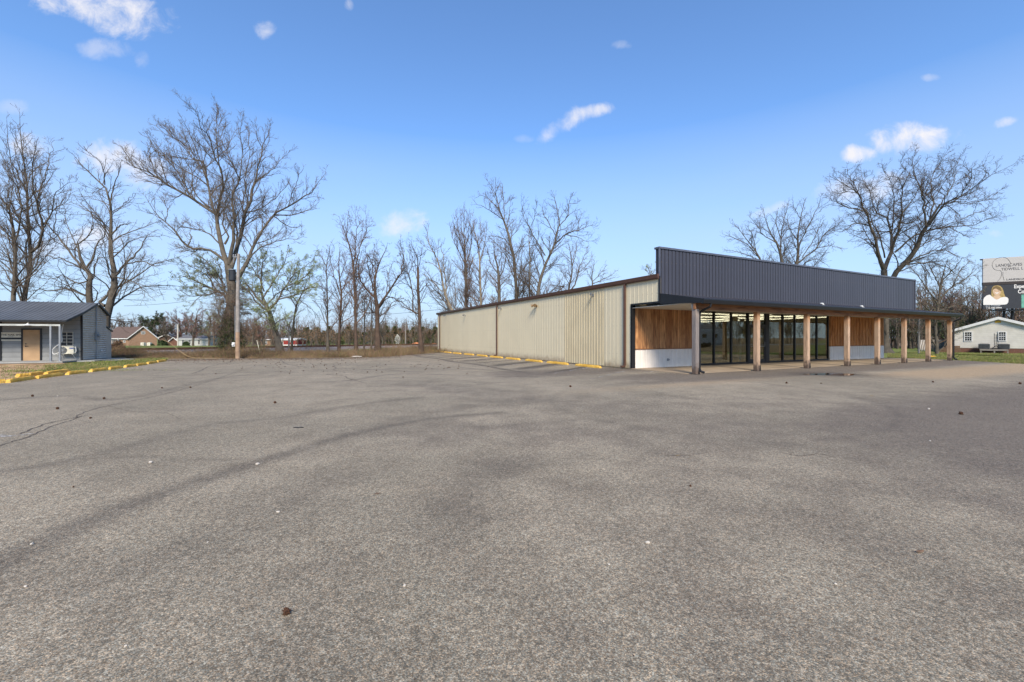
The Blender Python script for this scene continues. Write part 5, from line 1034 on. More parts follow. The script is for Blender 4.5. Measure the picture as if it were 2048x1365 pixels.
    mb=MB(); mb.box(xa_-.03,xb_+.03,-.065,-.024,zc-.335,zc-.225); mb.build('sign_shelf',M['black'],S_)
    text('THE NAIL SPA',sg,(xa_+(xb_-xa_)*.5,-.064,zc-.06),.15,M['black'],rx=90)
    mb=MB(); mb.box(xa_+.3,xb_-.35,-.062,-.06,zc-.185,zc-.155); mb.build('lettering',M['galv'],sg)
    # porch
    zbm=szf(650.5,-2,-1.75); xe=sw(121,-1.75); mb=MB(); mb.box(x0,xe,-1.79,-1.71,zbm-.05,zbm+.06); mb.build('beam',plain('pale_grey_paint',srgb(168,172,168),.5),S_,bevel=.008)
    for px in (101.5,120): x=sw(px,-1.75); mb=MB(); mb.box(x-.045,x+.045,-1.795,-1.705,.1,zbm-.05); mb.box(x-.1,x+.1,-1.85,-1.65,.08,.11); mb.build('post',M['galv'],S_,bevel=.006)
    x=sw(101.5,-1.75); 
    mb=MB(); x=sw(55.5,-1.8); mb.tube([(x,-1.8,zbm+.1),(x,-1.8,zbm+.03),(x,-1.8,zbm-.02)],[.03,.1,.17],12); mb.tube([(x,-1.8,zbm+.1),(x,-1.7,zbm+.26)],.02); mb.build('porch_lamp',M['white'],S_)
    mb=MB(); mb.box(x0,.0,-1.95,-.022,.0,.08); mb.build('slab',M['concrete_g'],S_)
    mb=MB(); mb.box(.02,.9,-.6,D+.5,-.05,.05); mb.build('slab',M['concrete_g'],S_,label='side apron slab')
    # meter and conduit on the gable
    k=(191-CX)/F; y=(k*shedS.y-shedS.x)/(-ss_-k*sc_); mb=MB(); z=szf(673,0,y); mb.tube([(.05,y,3.75),(.05,y,z+.3)],.03,8); mb.tube([(.05,y,z-.2),(.05,y,.05)],.022,8); mb.tube([(.05,y,3.75),(.14,y,3.82),(.2,y,3.72)],.035,8); mb.build('conduit',M['galv'],S_)
    mb=MB(); mb.box(.02,.14,y-.16,y+.16,z-.28,z+.3); mb.tube([(.14,y,z+.05),(.22,y,z+.05)],.09,12); mb.box(.02,.12,y+.2,y+.34,z-.2,z+.08); mb.build('meter_box',M['galv'],S_,bevel=.01)
    mb=MB(); mb.box(.02,.06,y+.55,y+.75,.55,.68); mb.build('outlet_box',M['white'],S_)
    # rear lean-to
    mb=MB(); mb.hexa([(-1.5,D,0),(-.02,D,0),(-.02,D+.75,0),(-1.5,D+.75,0)],[(-1.5,D,2.25),(-.02,D,2.25),(-.02,D+.75,1.95),(-1.5,D+.75,1.95)]); mb.build('lean_to',M['shed_metal'],S_)
    mb=MB(); mb.hexa([(-1.5,D,2.26),(.04,D,2.26),(.04,D+.85,1.93),(-1.5,D+.85,1.93)],[(-1.5,D,2.34),(.04,D,2.34),(.04,D+.85,2.0),(-1.5,D+.85,2.0)]); mb.build('lean_to_roof',M['black'],S_)
    # outdoor air conditioner
    xa_,xb_=sw(115,-.35),sw(149,-.35); z0,z1=szf(709,-2,-.35),szf(693.5,-2,-.35)
    A=empty('air_conditioner',shedS+Vector((sc_*(xa_+xb_)/2+ss_*.3,ss_*(xa_+xb_)/2-sc_*.3,z0)),SPH,label='beige outdoor air conditioning unit on brackets under the shed window',cat='air conditioner')
    w=(xb_-xa_)/2; hh=z1-z0; mb=MB(); mb.box(-w+.1,w,-.14,.14,0,hh); mb.build('housing',M['beige'],A,bevel=.02)
    mb=MB(); mb.tube([(-.12,-.142,hh/2),(-.12,-.15,hh/2)],hh*.44,20); f=mb.build('fan_grille',M['darkhole'],A)
    mb=MB()
    for k in range(5): 
        rr=hh*.44*(k+1)/5; mb.tube([(-.12+rr*math.cos(a*.3142),-.155,hh/2+rr*math.sin(a*.3142)) for a in range(21)],.006,4)
    for k in range(6): a=k*math.pi/6; mb.tube([(-.12-hh*.44*math.cos(a),-.158,hh/2-hh*.44*math.sin(a)),(-.12+hh*.44*math.cos(a),-.158,hh/2+hh*.44*math.sin(a))],.005,4)
    mb.build('grille_wire',M['galv'],f)
    mb=MB(); mb.box(.2,.42,-.146,-.139,hh*.68,hh*.82); mb.build('badge',plain('blue_badge',srgb(60,84,150),.5),A)
    mb=MB()
    for x in (-.35,.35): mb.tube([(x,.28,-.03),(x,-.16,-.03),(x,-.16,-.03)],.018,5); mb.tube([(x,.28,-.4),(x,-.1,-.03)],.015,5)
    mb.build('bracket',M['white'],A)
    mb=MB(); mb.tube(catmull([(-w+.1,-.05,hh*.2),(-w-.15,-.1,.0),(-w-.22,-.1,hh*.5),(-w-.05,-.1,hh),(-w+.22,-.08,hh+.3),(-w+.2,-.05,hh+.8),(-w+.28,-.05,hh+1.4)],6),.025,6); mb.tube(catmull([(w,-.05,hh*.8),(w+.08,-.1,hh*.9),(w+.1,-.1,hh*.3),(w,-.05,hh*.15)],5),.022,6); mb.build('hose',M['white'],A)
def text(s,parent,loc,size,mat,rx=90,rz=0,align='CENTER',name='lettering',wx=1.0,ext=.004,top=False,world=None):
    cu=bpy.data.curves.new(name,'FONT'); cu.body=s; cu.size=size; cu.align_x=align; cu.align_y='CENTER'; cu.extrude=ext; cu.offset=size*.012*(2 if top else 0)
    o=bpy.data.objects.new(name,cu); COL.objects.link(o); bpy.context.view_layer.update(); dg=bpy.context.evaluated_depsgraph_get(); me=bpy.data.meshes.new_from_object(o.evaluated_get(dg)); bpy.data.objects.remove(o); bpy.data.curves.remove(cu)
    me.materials.clear(); me.materials.append(mat); m=link(name,me,parent); m.location=loc; m.rotation_euler=(R(rx),0,R(rz)); m.scale=(wx,1,1); return m
shed()
# ================================================================ utility pole and wires
pb=gp(475.5,717.3); zt=H+(HOR-508)/F*pb.y
U=empty('utility_pole',tuple(pb),label='weathered wooden utility pole with transformer in front of the biggest tree',cat='utility pole')
zm=H+(HOR-665)/F*pb.y
mb=MB(); mb.tube([(0,0,-.1),(.0,0,zm)],[.155,.145],12); mb.build('pole_butt',M['pole_low'],U,True) if False else mb.build('pole_butt',M['pole_low'],U)
mb=MB(); mb.tube([(0,0,zm),(.0,0,zm+2.6),(.06,0,zt)],[.146,.125,.09],12); mb.build('pole',M['pole'],U)
ztr=H+(HOR-551)/F*pb.y
mb=MB(); mb.tube([(-.36,-.05,ztr-.42),(-.36,-.05,ztr-.36),(-.36,-.05,ztr+.3),(-.36,-.05,ztr+.36)],[.2,.23,.23,.18],16); mb.tube([(-.36,-.05,ztr+.36),(-.36,-.05,ztr+.55)],.04,8); mb.box(-.2,-.05,-.07,-.01,ztr-.2,ztr-.14); mb.box(-.2,-.05,-.07,-.01,ztr+.12,ztr+.18); mb.build('transformer',plain('dark_transformer',srgb(38,42,48),.45),U)
mb=MB(); mb.tube([(-.36,-.05,ztr+.42),(-.36,-.05,ztr+.37)],.24,16); mb.build('transformer_cover',M['galv'],U)
mb=MB(); mb.box(-.35,.1,-.04,.0,zt-.26,zt-.2); 
for x in (-.3,-.15): mb.tube([(x,-.02,zt-.2),(x,-.02,zt-.12),(x,-.02,zt-.06)],[.03,.05,.03],8)
mb.tube([(-.25,-.05,zt-.3),(-.27,-.05,zt-.65)],.03,6); mb.build('insulator',M['galv'],U)
mb=MB(); mb.tube([(-.16,-.06,zm+1.9),(-.16,-.06,1.3)],.022,6); mb.build('conduit',M['galv'],U)
zz=H+(HOR-689)/F*pb.y; mb=MB(); mb.box(-.32,-.13,-.16,-.04,zz-.16,zz+.14); mb.tube([(-.22,-.16,zz),(-.22,-.24,zz)],.08,10); mb.build('meter',M['white'],U,bevel=.01)
def wire(label,a,b,sag,rad=.012,name='power_line'):
    a=Vector(a);b=Vector(b); pts=[a.lerp(b,i/24)-Vector((0,0,sag*4*(i/24)*(1-i/24))) for i in range(25)]; mb=MB(); mb.tube([p-a for p in pts],rad,4); o=mb.build(name,M['wire'],label=label,cat='power line'); o.location=a
top=pb+Vector((-.1,0,0))
wire('uppermost thin wire from the utility pole toward the left edge',(pb.x-.3,pb.y,zt-.1),at(-60,330,46),.5)
wire('second wire from the pole dipping left past the shed tree',(pb.x-.3,pb.y,ztr+.3),at(-60,455,44),.4)
wire('lower wire of the left pair running behind the shed tree',(pb.x,pb.y,zm+3.05),at(150,565,42),.25)
wire('lowest wire of the left pair touching the shed gable',(pb.x,pb.y,zm+2.9),tuple(shedS+Vector((.9,2.0,3.7))),.2,)
wire('wire running right from the pole across the thin trees to the far field',(pb.x,pb.y,zm+3.2),at(760,622,70),.3)
wire('high far wire crossing behind the oak toward the cream wall',at(690,634,105),at(900,617,80),.2,.03)
wire('upper far wire before the wooded skyline',at(640,645,130),at(960,648,110),.3,.03)
# small far pole with lamp
x=(355.5-CX)/F*85; e=empty('utility_pole',(x,85,float(hgt(x,85))),label='small pale pole with a grey can in front of the far lawn trees',cat='utility pole')
mb=MB(); mb.tube([(0,0,-.2),(.02,0,4.3)],[.12,.1],8); mb.build('pole',M['stone'],e); mb=MB(); mb.tube([(-.25,0,3.7),(-.25,0,4.2)],.16,10); mb.tube([(-.25,0,4.2),(-.2,0,4.3)],.1,8); mb.build('transformer',M['galv'],e)
x=(648.5-CX)/F*60
for (px,D,hh,l) in ((577.5,46,2.9,'short grey broken stake by the track in front of the red barn'),(811,88,4.6,'pale far pole before the pines right of the white tree')):
    x=(px-CX)/F*D; e=empty('wooden_stake',(x,D,float(hgt(x,D)) if D>60 else 0),label=l,cat='pole'); mb=MB(); mb.tube([(0,0,-.1),(.03,0,hh*.5),(-.02,0,hh)],[.09,.08,.06],7); mb.build('pole',M['pole'],e)
# leaning white stick + fallen cable in the brush
o=MB().tube([(0,0,0),(-.3,0,1.3)],.025,5).build('leaning_stake',M['beige'],label='thin pale stake leaning in the brush right of the utility pole',cat='stake'); o.location=gp(521,712)
a=gp(412,717.5); mb=MB(); mb.tube(catmull([(0,0,.03),(-1.3,.2,.1),(-2.4,.6,.55),(-3.4,1.0,1.1),(-4.2,1.3,1.35)],6),.016,5); mb.tube([(0,0,.03),(1.0,0,.02)],.02,5); o=mb.build('fallen_branch',M['dead_grass'],label='long pale fallen branch arching out of the brush left of the pole',cat='branch'); o.location=a
# ================================================================ railway
A=np.array([-36.8,39.2]); Bp=np.array([-13.0,75.0]); dr=(Bp-A)/np.linalg.norm(Bp-A); nr=np.array([-dr[1],dr[0]]); 
A0=A-dr*70; B0=Bp+dr*90
mb=MB(); n=60
for i in range(n):
    p=A0+(B0-A0)*i/n; q=A0+(B0-A0)*(i+1)/n
    pr=[(-3.2,-.1),(-1.3,.3),(1.9,.3),(4.2,-.3)]
    for (a,za),(b,zb_) in zip(pr[:-1],pr[1:]):
        mb.quad((*(p-nr*-a),za),(*(q-nr*-a),za),(*(q-nr*-b),zb_),(*(p-nr*-b),zb_))
mb.build('railway_ballast',M['ballast'],kind='structure')
T=empty('railway_track',(A[0],A[1],.3),math.atan2(dr[1],dr[0]),label='rusty railway track on its stone bed beyond the brush',cat='railway track')
for s in (-.45,.99):
    mb=MB(); 
    mb.prism([(s-.07,.04),(s+.07,.04),(s+.015,.07),(s+.015,.15),(s+.035,.16),(s+.035,.2),(s-.035,.2),(s-.035,.16),(s-.015,.15),(s-.015,.07)],'x',-60,125); mb.build('rail',M['rust'],T)
mb=MB()
for i in range(300): x=-58+i*.6; mb.box(x,x+.23,-1.0,1.55,-.06,.045)
mb.build('sleepers',M['tie'],T,kind='stuff')
# ================================================================ distant houses
def gable_house(name,label,px0,D,rz,w,d,he,hr,wallm,roofm,z=None,over=.35,gable_y=True,wins=(),trim='white',cat='house',extra=None,found=0):
    x=(px0-CX)/F*D; z=float(hgt(x,D)) if z is None else z
    e=empty(name,(x,D,z),rz,label=label,cat=cat)
    # footprint x 0..w, y 0..d ; ridge along x if gable_y (gables face +-x) else along y
    if gable_y: g=[(0,0,found),(0,d,found),(0,d,he),(0,d/2,hr),(0,0,he)]; g2=[(w,y,zz) for _,y,zz in g]
    else: g=[(0,0,found),(w,0,found),(w,0,he),(w/2,0,hr),(0,0,he)]; g2=[(x_,d,zz) for x_,_,zz in g]
    mb=MB(); mb.poly(g); mb.poly(g2); 
    for i in range(5):
        if i in (2,3): continue
        j=(i+1)%5; mb.quad(g[i],g[j],g2[j],g2[i])
    mb.build('wall',wallm,e)
    if found: mb=MB(); mb.box(.03,w-.03,.03,d-.03,-.6,found); mb.build('foundation',M['brick_red'],e)
    mb=MB(); tk=.12; sl=(hr-he)/((d if gable_y else w)/2); o_=over
    if gable_y:
        for (y0,y1) in ((-o_,d/2),(d+o_,d/2)):
            z0=he-o_*sl+.03; z1=hr+.03
            mb.hexa([(-o_,y0,z0),(w+o_,y0,z0),(w+o_,y1,z1),(-o_,y1,z1)],[(-o_,y0,z0+tk),(w+o_,y0,z0+tk),(w+o_,y1,z1+tk),(-o_,y1,z1+tk)])
    else:
        for (x0,x1) in ((-o_,w/2),(w+o_,w/2)):
            z0=he-o_*sl+.03; z1=hr+.03
            mb.hexa([(x0,-o_,z0),(x1,-o_,z1),(x1,d+o_,z1),(x0,d+o_,z0)],[(x0,-o_,z0+tk),(x1,-o_,z1+tk),(x1,d+o_,z1+tk),(x0,d+o_,z0+tk)])
    mb.build('roof',roofm,e)
    mb=MB()
    if not gable_y:
        for (x0,x1) in ((-o_,w/2),(w+o_,w/2)):
            z0=he-o_*sl; z1=hr; mb.hexa([(x0,-o_-.05,z0-.12),(x1,-o_-.05,z1-.12),(x1,-o_-.01,z1-.12),(x0,-o_-.01,z0-.12)],[(x0,-o_-.05,z0+.12),(x1,-o_-.05,z1+.12),(x1,-o_-.01,z1+.12),(x0,-o_-.01,z0+.12)])
    else:
        mb.box(-o_,w+o_,-o_-.05,-o_,he-o_*sl-.1,he-o_*sl+.1)
        for xx in (-o_-.04,w+o_):
            for (y0,y1) in ((-o_,d/2),(d+o_,d/2)):
                z0=he-o_*sl; z1=hr; mb.hexa([(xx,y0,z0-.1),(xx+.04,y0,z0-.1),(xx+.04,y1,z1-.1),(xx,y1,z1-.1)],[(xx,y0,z0+.16),(xx+.04,y0,z0+.16),(xx+.04,y1,z1+.16),(xx,y1,z1+.16)])
    mb.build('trim',M[trim],e)
    for (face,a,b,z0,z1,*o) in wins:
        gl=MB(); fr_=MB(); t=.07
        def bx(m_,a_,b_,z0_,z1_,dep,th):
            if face=='y': m_.box(a_,b_,-dep-th,-dep,z0_,z1_)
            elif face=='x': m_.box(w+dep,w+dep+th,a_,b_,z0_,z1_)
            else: m_.box(-dep-th,-dep,a_,b_,z0_,z1_)
        bx(gl,a,b,z0,z1,.012,.02); ww=gl.build('window' if not o else o[0],M['darkhole'] if not (o and o[0]=='door') else M['white'],e)
        bx(fr_,a-t,a,z0-t,z1+t,.01,.05);bx(fr_,b,b+t,z0-t,z1+t,.01,.05);bx(fr_,a,b,z0-t,z0,.01,.05);bx(fr_,a,b,z1,z1+t,.01,.05)
        if not o:
            bx(fr_,a,b,(z0+z1)/2-.03,(z0+z1)/2+.03,.034,.012)
            for q in (.33,.67): bx(fr_,a+(b-a)*q-.012,a+(b-a)*q+.012,z0,z1,.034,.008)
            for q in (.25,.75): bx(fr_,a,b,z0+(z1-z0)*q-.012,z0+(z1-z0)*q+.012,.034,.006)
        fr_.build('frame',M[trim],ww)
    return e
# brick house on the left
Dh=112; wz=float(hgt(-100,Dh))
ba_=R(42); kk_=lambda px:((px-CX)/F*Dh-(257.5-CX)/F*Dh)/(math.cos(ba_)-(px-CX)/F*math.sin(ba_)); gw=kk_(314); hz=H+(HOR-653.5)/F*(Dh+gw*.5*math.sin(ba_))-wz; he_=H+(HOR-675.5)/F*Dh-wz
gable_house('brick_house','tan brick house with brown roof and white trimmed gable beyond the railway',257.5,Dh,ba_,gw,9,he_,hz,M['brick'],M['shingle'],gable_y=False,over=.4,wins=[('y',gw*.44,gw*.56,he_+.95,he_+1.6),('y',gw*.42,gw*.6,.1,.65)])
e=gable_house('brick_house','low brick wing with porch at the left of the gabled brick house',208,Dh+2.5,0,(257-208)/F*Dh+.5,8.5,he_,hz-.05,M['brick'],M['shingle'],gable_y=True,over=.4,wins=[('y',2.2,3.0,.3,1.7),('y',3.3,4.0,.3,1.7),('y',5.2,5.7,.9,1.4)])
for x_ in (.7,4.7): mb=MB(); mb.box(x_,x_+.15,-1.2,-1.05,0,he_-.1); mb.build('post',M['white'],e)
for (px,D,w_,h_,l) in ((293,110,2.4,.85,''),):
    x=(px-CX)/F*D; mb=MB(); mb.box(-w_/2,-.4,-.35,.35,0,h_); mb.box(.4,w_/2,-.35,.35,0,h_); o=mb.build('air_conditioner',M['beige'],label='pair of pale cooling units against the brick gable wall',cat='air conditioner',bevel=.03); o.location=(x,D,float(hgt(x,D)))
def bush(px,D,w,h,l,m_='leaf_ever'):
    rg=np.random.default_rng(int(px*7)); n=1400; a=rg.normal(size=(n,3)); a=norm(a)*rg.uniform(.75,1.05,n)[:,None]; a[:,2]=np.abs(a[:,2]); c=a*np.array([w/2,w/2,h])*(1+.1*np.sin(a[:,:1]*9)); d=norm(rg.normal(size=(n,3))); b=norm(np.cross(d,rg.normal(size=(n,3)))); s=.09*max(w,1)
    x=(px-CX)/F*D; e=empty('bush',(x,D,float(hgt(x,D))),label=l,cat='bush'); tr=np.array([[[0,0,0],[0,0,h*.5],[0,0,h*.8]]],float); link('foliage',tubes_mesh('foliage',[(tr,np.full((1,3),.05),4,0)],[M['bark'],M[m_]],[(np.stack([c-d*s,c+b*s,c+d*s],1),1)]),e)
bush(325.5,109,1.9,1.35,'round dark bush at the right corner of the brick gable'); bush(305,110,.7,.5,'tiny dark shrub under the brick gable'); bush(372,112,1.5,1.1,'dark bush before the pale long house')
bush(236,42,1.1,1.2,'small scraggly bush right of the grey shed','bramble')
# other far houses
gable_house('pale_house','long pale low house behind the lawn, right of the far small pole',357,116,R(-2),8.2,7,1.9,2.7,M['sid_pale'],M['shingle_g'],wins=[('y',1.0,1.6,.5,1.5),('y',2.8,3.4,.5,1.5),('y',5.4,6.0,.5,1.5)])
gable_house('small_house','small dark carport house with pale gable between the trees',316,122,0,5.2,6,2.1,3.3,M['shingle'],M['shingle_g'],gable_y=False,wins=[('y',1.2,2.2,.4,1.6)])
gable_house('brown_shed','reddish brown outbuilding left of the small far pole',341,118,0,2.0,4,1.5,2.3,M['brick_red'],M['shingle'],gable_y=False)
gable_house('tan_house','low tan house showing right of the utility pole',503,120,0,6.5,6,1.8,2.4,M['brick'],M['shingle'],wins=[('y',3.5,4.3,.5,1.3)])
x=(560-CX)/F*105
gable_house('red_barn','small red metal barn with white base across the field',557,105,R(3),4.4,5,1.45,1.75,M['red'],M['white'],over=.1,wins=[('y',2.7,3.0,.9,1.35),('y',.1,1.1,.1,1.2,'door')])
mb=MB(); mb.box(-.02,4.42,-.03,5,-.2,.28); o=mb.build('white_plinth',M['white']); e=[k for k in bpy.data.objects if k.name.startswith('red_barn')][0]; o.parent=e
# van and pickup by the field
def vehicle(px,D,rz,kind,label):
    x=(px-CX)/F*D; e=empty('parked_'+kind,(x,D,float(hgt(x,D))),rz,label=label,cat=kind)
    prof=[(-2.3,.35),(2.2,.35),(2.3,.8),(1.75,1.05),(1.0,1.75),(-2.2,1.8),(-2.35,1.0)] if kind=='van' else [(-2.4,.4),(2.4,.4),(2.45,.95),(1.4,1.05),(.8,1.65),(-.5,1.65),(-.7,1.1),(-2.4,1.1)]
    mb=MB(); mb.prism(prof,'y',-.85,.85); mb.build('body',M['car_blue'] if kind!='van' else M['car_blue'],e,bevel=.06)
    mb=MB(); mb.box(-1.9 if kind=='van' else -.4,.95,-.87,.87,1.1,1.55); mb.build('window',M['darkhole'],e)
    for a in (-1.5,1.5):
        for s in (-.8,.8):
            mb=MB(); mb.tube([(a,s-.1,.33),(a,s+.1,.33)],.33,14); w=mb.build('wheel',M['tyre'],e); mb=MB(); mb.tube([(a,s-.11,.33),(a,s+.11,.33)],.17,10); mb.build('rim',M['galv'],w)
    for s in (-.6,.6): mb=MB(); mb.box(2.28,2.32,s-.15,s+.15,.75,.9); mb.build('headlight',M['white'],e)
vehicle(747,140,R(5),'van','dark blue van parked beyond the track behind the tree trunks'); vehicle(770,136,R(0),'pickup','blue and white pickup half hidden by the oak trunk')
def mound(px,D,w,h,l,m_):
    r=random.Random(int(px)); mb=MB(); n,m=18,10; x=(px-CX)/F*D; rows=[]
    for j in range(m+1):
        t=j/m; rows.append([Vector((math.cos(a)*w*.5*(1-t)*(1+.15*math.sin(a*3+j)),math.sin(a)*w*.4*(1-t)*(1+.15*math.sin(a*4)),h*(1-(1-t)**2)*(1+.1*math.sin(a*5+j))-.05)) for a in [6.283*i/n for i in range(n)]])
    for a,b in zip(rows[:-1],rows[1:]):
        for i in range(n): mb.quad(a[i],a[(i+1)%n],b[(i+1)%n],b[i])
    o=mb.build('clay_mound',m_,smooth=True,label=l,cat='dirt mound'); o.location=(x,D,float(hgt(x,D)))
mound(832,96,2.6,.75,'orange clay mound left of the cream wall corner',M['dirt']); mound(868,92,3.6,.55,'flat orange clay bank touching the cream wall corner',M['dirt']); mound(800,100,3.8,.3,'low tan heap of soil beside the white tree',M['dirt'])
# ================================================================ right: pale house, billboard, fence
Dr=45; k0=(1907.5-CX)/F*Dr
zg=0; ang=R(-47)
def hx(px): # local x along the gable wall
    k=(px-CX)/F; X0=k0;Y0=Dr; c,s=math.cos(ang),math.sin(ang); return (k*Y0-X0)/(c-k*s)
def hz_(py,x): return H+(HOR-py)/F*(Dr+x*math.sin(ang))
xa=hx(1996.5); wH=2*xa; zf=hz_(696,0)
GH=gable_house('grey_house','pale grey lap sided house on a red brick base at the right edge',1907.5,Dr,ang,wH,11,hz_(661.5,0),hz_(637,xa),M['sid_grey'],M['white'],z=0,gable_y=False,over=.25,found=zf,
   wins=[('y',hx(1930),hx(1943),hz_(682,1),hz_(665,1)),('y',hx(1998),hx(2011),hz_(681.5,5),hz_(664.5,5)),('y',hx(2075),hx(2088),hz_(681.5,8),hz_(664.5,8))])
mb=MB(); a=hz_(646,xa); mb.poly([(xa-1.6,-.02,a-.1),(xa+1.6,-.02,a-.1),(xa+.2,-.02,a+.42),(xa-.2,-.02,a+.42)]); mb.build('gable_panel',M['white'],GH)
mb=MB(); mb.box(xa-.22,xa+.18,-.06,-.021,a-.0,a+.22); mb.build('vent',M['yellow'],GH)
def gloc(px,v,z=0): x=hx(px); c,s=math.cos(ang),math.sin(ang); return Vector((k0+x*c-v*s,Dr+x*s+v*c,z))
x0,x1=hx(1959),hx(2015); zd=hz_(698,2); De=empty('wooden_deck',gloc(1959,-1.2),ang,label='low weathered wooden platform carrying the cooling units by the pale grey house',cat='deck')
w=x1-x0; mb=MB()
for i in range(8): mb.box(0,w,i*.14,i*.14+.125,zd-.04,zd)
mb.box(0,w,-.03,0,zd-.16,zd-.045); mb.build('deck_boards',M['weath'],De)
for f in (.02,.5,.96): mb=MB(); mb.box(w*f,w*f+.1,0,.1,-.05,zd-.045); mb.build('leg',M['weath'],De)
for px,l in ((1968,'left dark grey cooling unit on the wooden platform'),(2006.5,'right dark grey cooling unit on the wooden platform')):
    e=empty('air_conditioner',gloc(px,-.65,zd),ang,label=l,cat='air conditioner'); s=.4; mb=MB(); mb.box(-s,s,-s*.9,s*.9,0,.5); mb.build('housing',plain('unit_grey',srgb(92,94,96),.6),e,bevel=.03)
    mb=MB(); 
    for i in range(9): mb.box(-s*.9,s*.9,-s*.9-.012,-s*.9-.002,.05+i*.048,.07+i*.048)
    mb.build('louvres',M['black'],e); mb=MB(); mb.tube([(0,0,.505),(0,0,.53)],s*.75,16); mb.build('fan_cover',M['black'],e)
e=empty('patio_heater_frame',gloc(1991.5,-1.0,zd),ang,label='upright black metal frame with splayed feet between the two cooling units',cat='metal frame')
mb=MB(); 
for x in (-.12,0,.12): mb.tube([(x,0,.25),(x,0,1.55 if x else 1.4)],.025,6)
for z in (.5,.8,1.1,1.4): mb.tube([(-.13,0,z),(.13,0,z)],.015,5)
mb.build('upright',M['black'],e)
for s in (-1,1): mb=MB(); mb.tube([(0,0,.35),(s*.18,-.05,.15),(s*.36,-.1,.01)],.03,6); mb.build('foot',M['black'],e)
e=empty('wooden_steps',gloc(1893,-1.0),ang,label='brown wooden steps at the left corner of the pale grey house',cat='steps')
for i in range(4): mb=MB(); mb.box(-.7+i*.22,1.0,0,.9,i*.17,i*.17+.15); mb.build('step',M['deck'],e)
mb=MB(); mb.tube([(-.6,0,0),(-.6,0,.9)],.04,5); mb.tube([(.5,0,.6),(.5,0,1.6)],.04,5); mb.tube([(-.6,0,.9),(.5,0,1.6)],.04,5); mb.build('handrail',M['deck'],e)
# fence
fe=empty('board_fence',((1838-CX)/F*52,52,0),R(6),label='weathered grey board fence behind the porch posts',cat='fence'); 
mb=MB(); Lf=(1925-1838)/F*52
for i in range(int(Lf/.17)): mb.box(i*.17,i*.17+.15,0,.02,.05,1.25+.05*random.random())
mb.build('boards',M['weath'],fe)
for i in range(3): mb=MB(); mb.box(i*Lf/2-.05,i*Lf/2+.05,.02,.12,-.1,1.35); mb.build('fence_post',M['weath'],fe)
e=empty('leaning_boards',((1830-CX)/F*50,50,0),R(6),label='pale boards leaning against the left end of the fence',cat='boards')
for i in range(3): mb=MB(); mb.tube([(i*.3,-.5,0),(i*.3+.9,0,1.2)],.05,4); mb.build('board',M['stone'],e)
x=(1837.5-CX)/F*42; e=empty('wooden_pole',(x,42,0),label='slender pale wooden pole standing on the grass between porch posts',cat='pole'); mb=MB(); mb.tube([(0,0,-.1),(.05,0,3.1),(.08,0,4.6)],[.09,.08,.06],8); mb.build('pole',M['pole'],e)
# billboard
BX,BY=63.75,58.0; bd=Vector((.888,-.46,0)); ba=math.atan2(-.46,.888)
BB=empty('billboard',(BX,BY,0),ba,label='double decker billboard, pale panel over dark portrait panel, at the right edge',cat='billboard')
Lb=10.9
zT,zM,zM2,zBt=12.2,8.97,8.6,5.38
mb=MB(); mb.box(0,Lb,-.0,.25,zM,zT); P1=mb.build('upper_panel',plain('panel_grey',srgb(166,163,160),.6,var=.03),BB)
mb=MB(); mb.box(.0,Lb,-.0,.25,zBt,zM2); P2=mb.build('lower_panel',plain('panel_dark',srgb(34,38,46),.5,var=.1),BB)
mb=MB(); mb.box(-.02,Lb,-.04,.28,zM2,zM); mb.box(-.1,Lb,.25,.5,zT-.15,zT-.05); mb.box(-.25,0,.1,.2,zT-.12,zT-.02); mb.build('frame',plain('frame_brown',srgb(44,38,38),.7),BB)
for s in (2.2,3.0,8.0): mb=MB(); mb.tube([(s,.5,-.3),(s,.5,zT-.4)],.14,10); mb.build('leg',M['black'],BB)
mb=MB(); mb.box(1.0,Lb-1,.28,.42,zBt-.28,zBt-.12); mb.box(1.6,3.4,-.5,.4,zBt-.34,zBt-.28); mb.build('catwalk',M['black'],BB)
ink=plain('sign_ink',srgb(62,62,68),.6,var=.02); wht=plain('sign_white',srgb(205,203,200),.6,var=.02)
def sx(zx): return (zx-175)/223.6
def szz(zy,s): return H+(HOR-(zy/10.5+500))/F*(BY-.46*s)
def tx(s,zx,zy,size,mat,par,wx,w2=False): return text(s,par,(sx(zx),-.012,szz(zy,sx(zx))),size,mat,90,0,'LEFT',wx=wx,top=w2)
tx('LANDSCAPES',445,336,.52,ink,P1,.8); tx('BY',715,353,.24,ink,P1,.9); tx('TIDWELL L',565,413,.5,ink,P1,.84); tx('LANDSCAPE',672,628,.3,ink,P1,1.25,True)
def curve2(pts,r_,par,mat,y=-.012):
    mb=MB(); mb.tube([(sx(a),y,szz(b,sx(a))) for a,b in catmull(pts,6)],r_,5); mb.build('drawn_line',mat,par)
curve2([(765,300),(740,240),(690,185),(610,158),(520,168),(440,205),(390,260),(372,320),(390,375),(430,415),(490,432),(530,430)],.016,P1,ink)
curve2([(530,430),(560,450),(575,500),(560,570),(525,625),(480,668)],.016,P1,ink); curve2([(605,465),(600,520),(608,580),(630,645)],.016,P1,ink)
tx('Expe',830,775,.68,wht,P2,.72,True); tx('Co',910,882,.68,wht,P2,.72,True); tx('615-443-0944',240,1225,.27,wht,P2,.98,True); tx('Jane Teasdale',235,1180,.27,plain('sign_grey',srgb(170,176,184),.6),P2,.95)
mb=MB(); s0=sx(985); mb.box(s0,s0+3,-.012,-.001,szz(1218,s0),szz(942,s0)); mb.build('teal_panel',plain('teal',srgb(90,150,134),.6),P2)
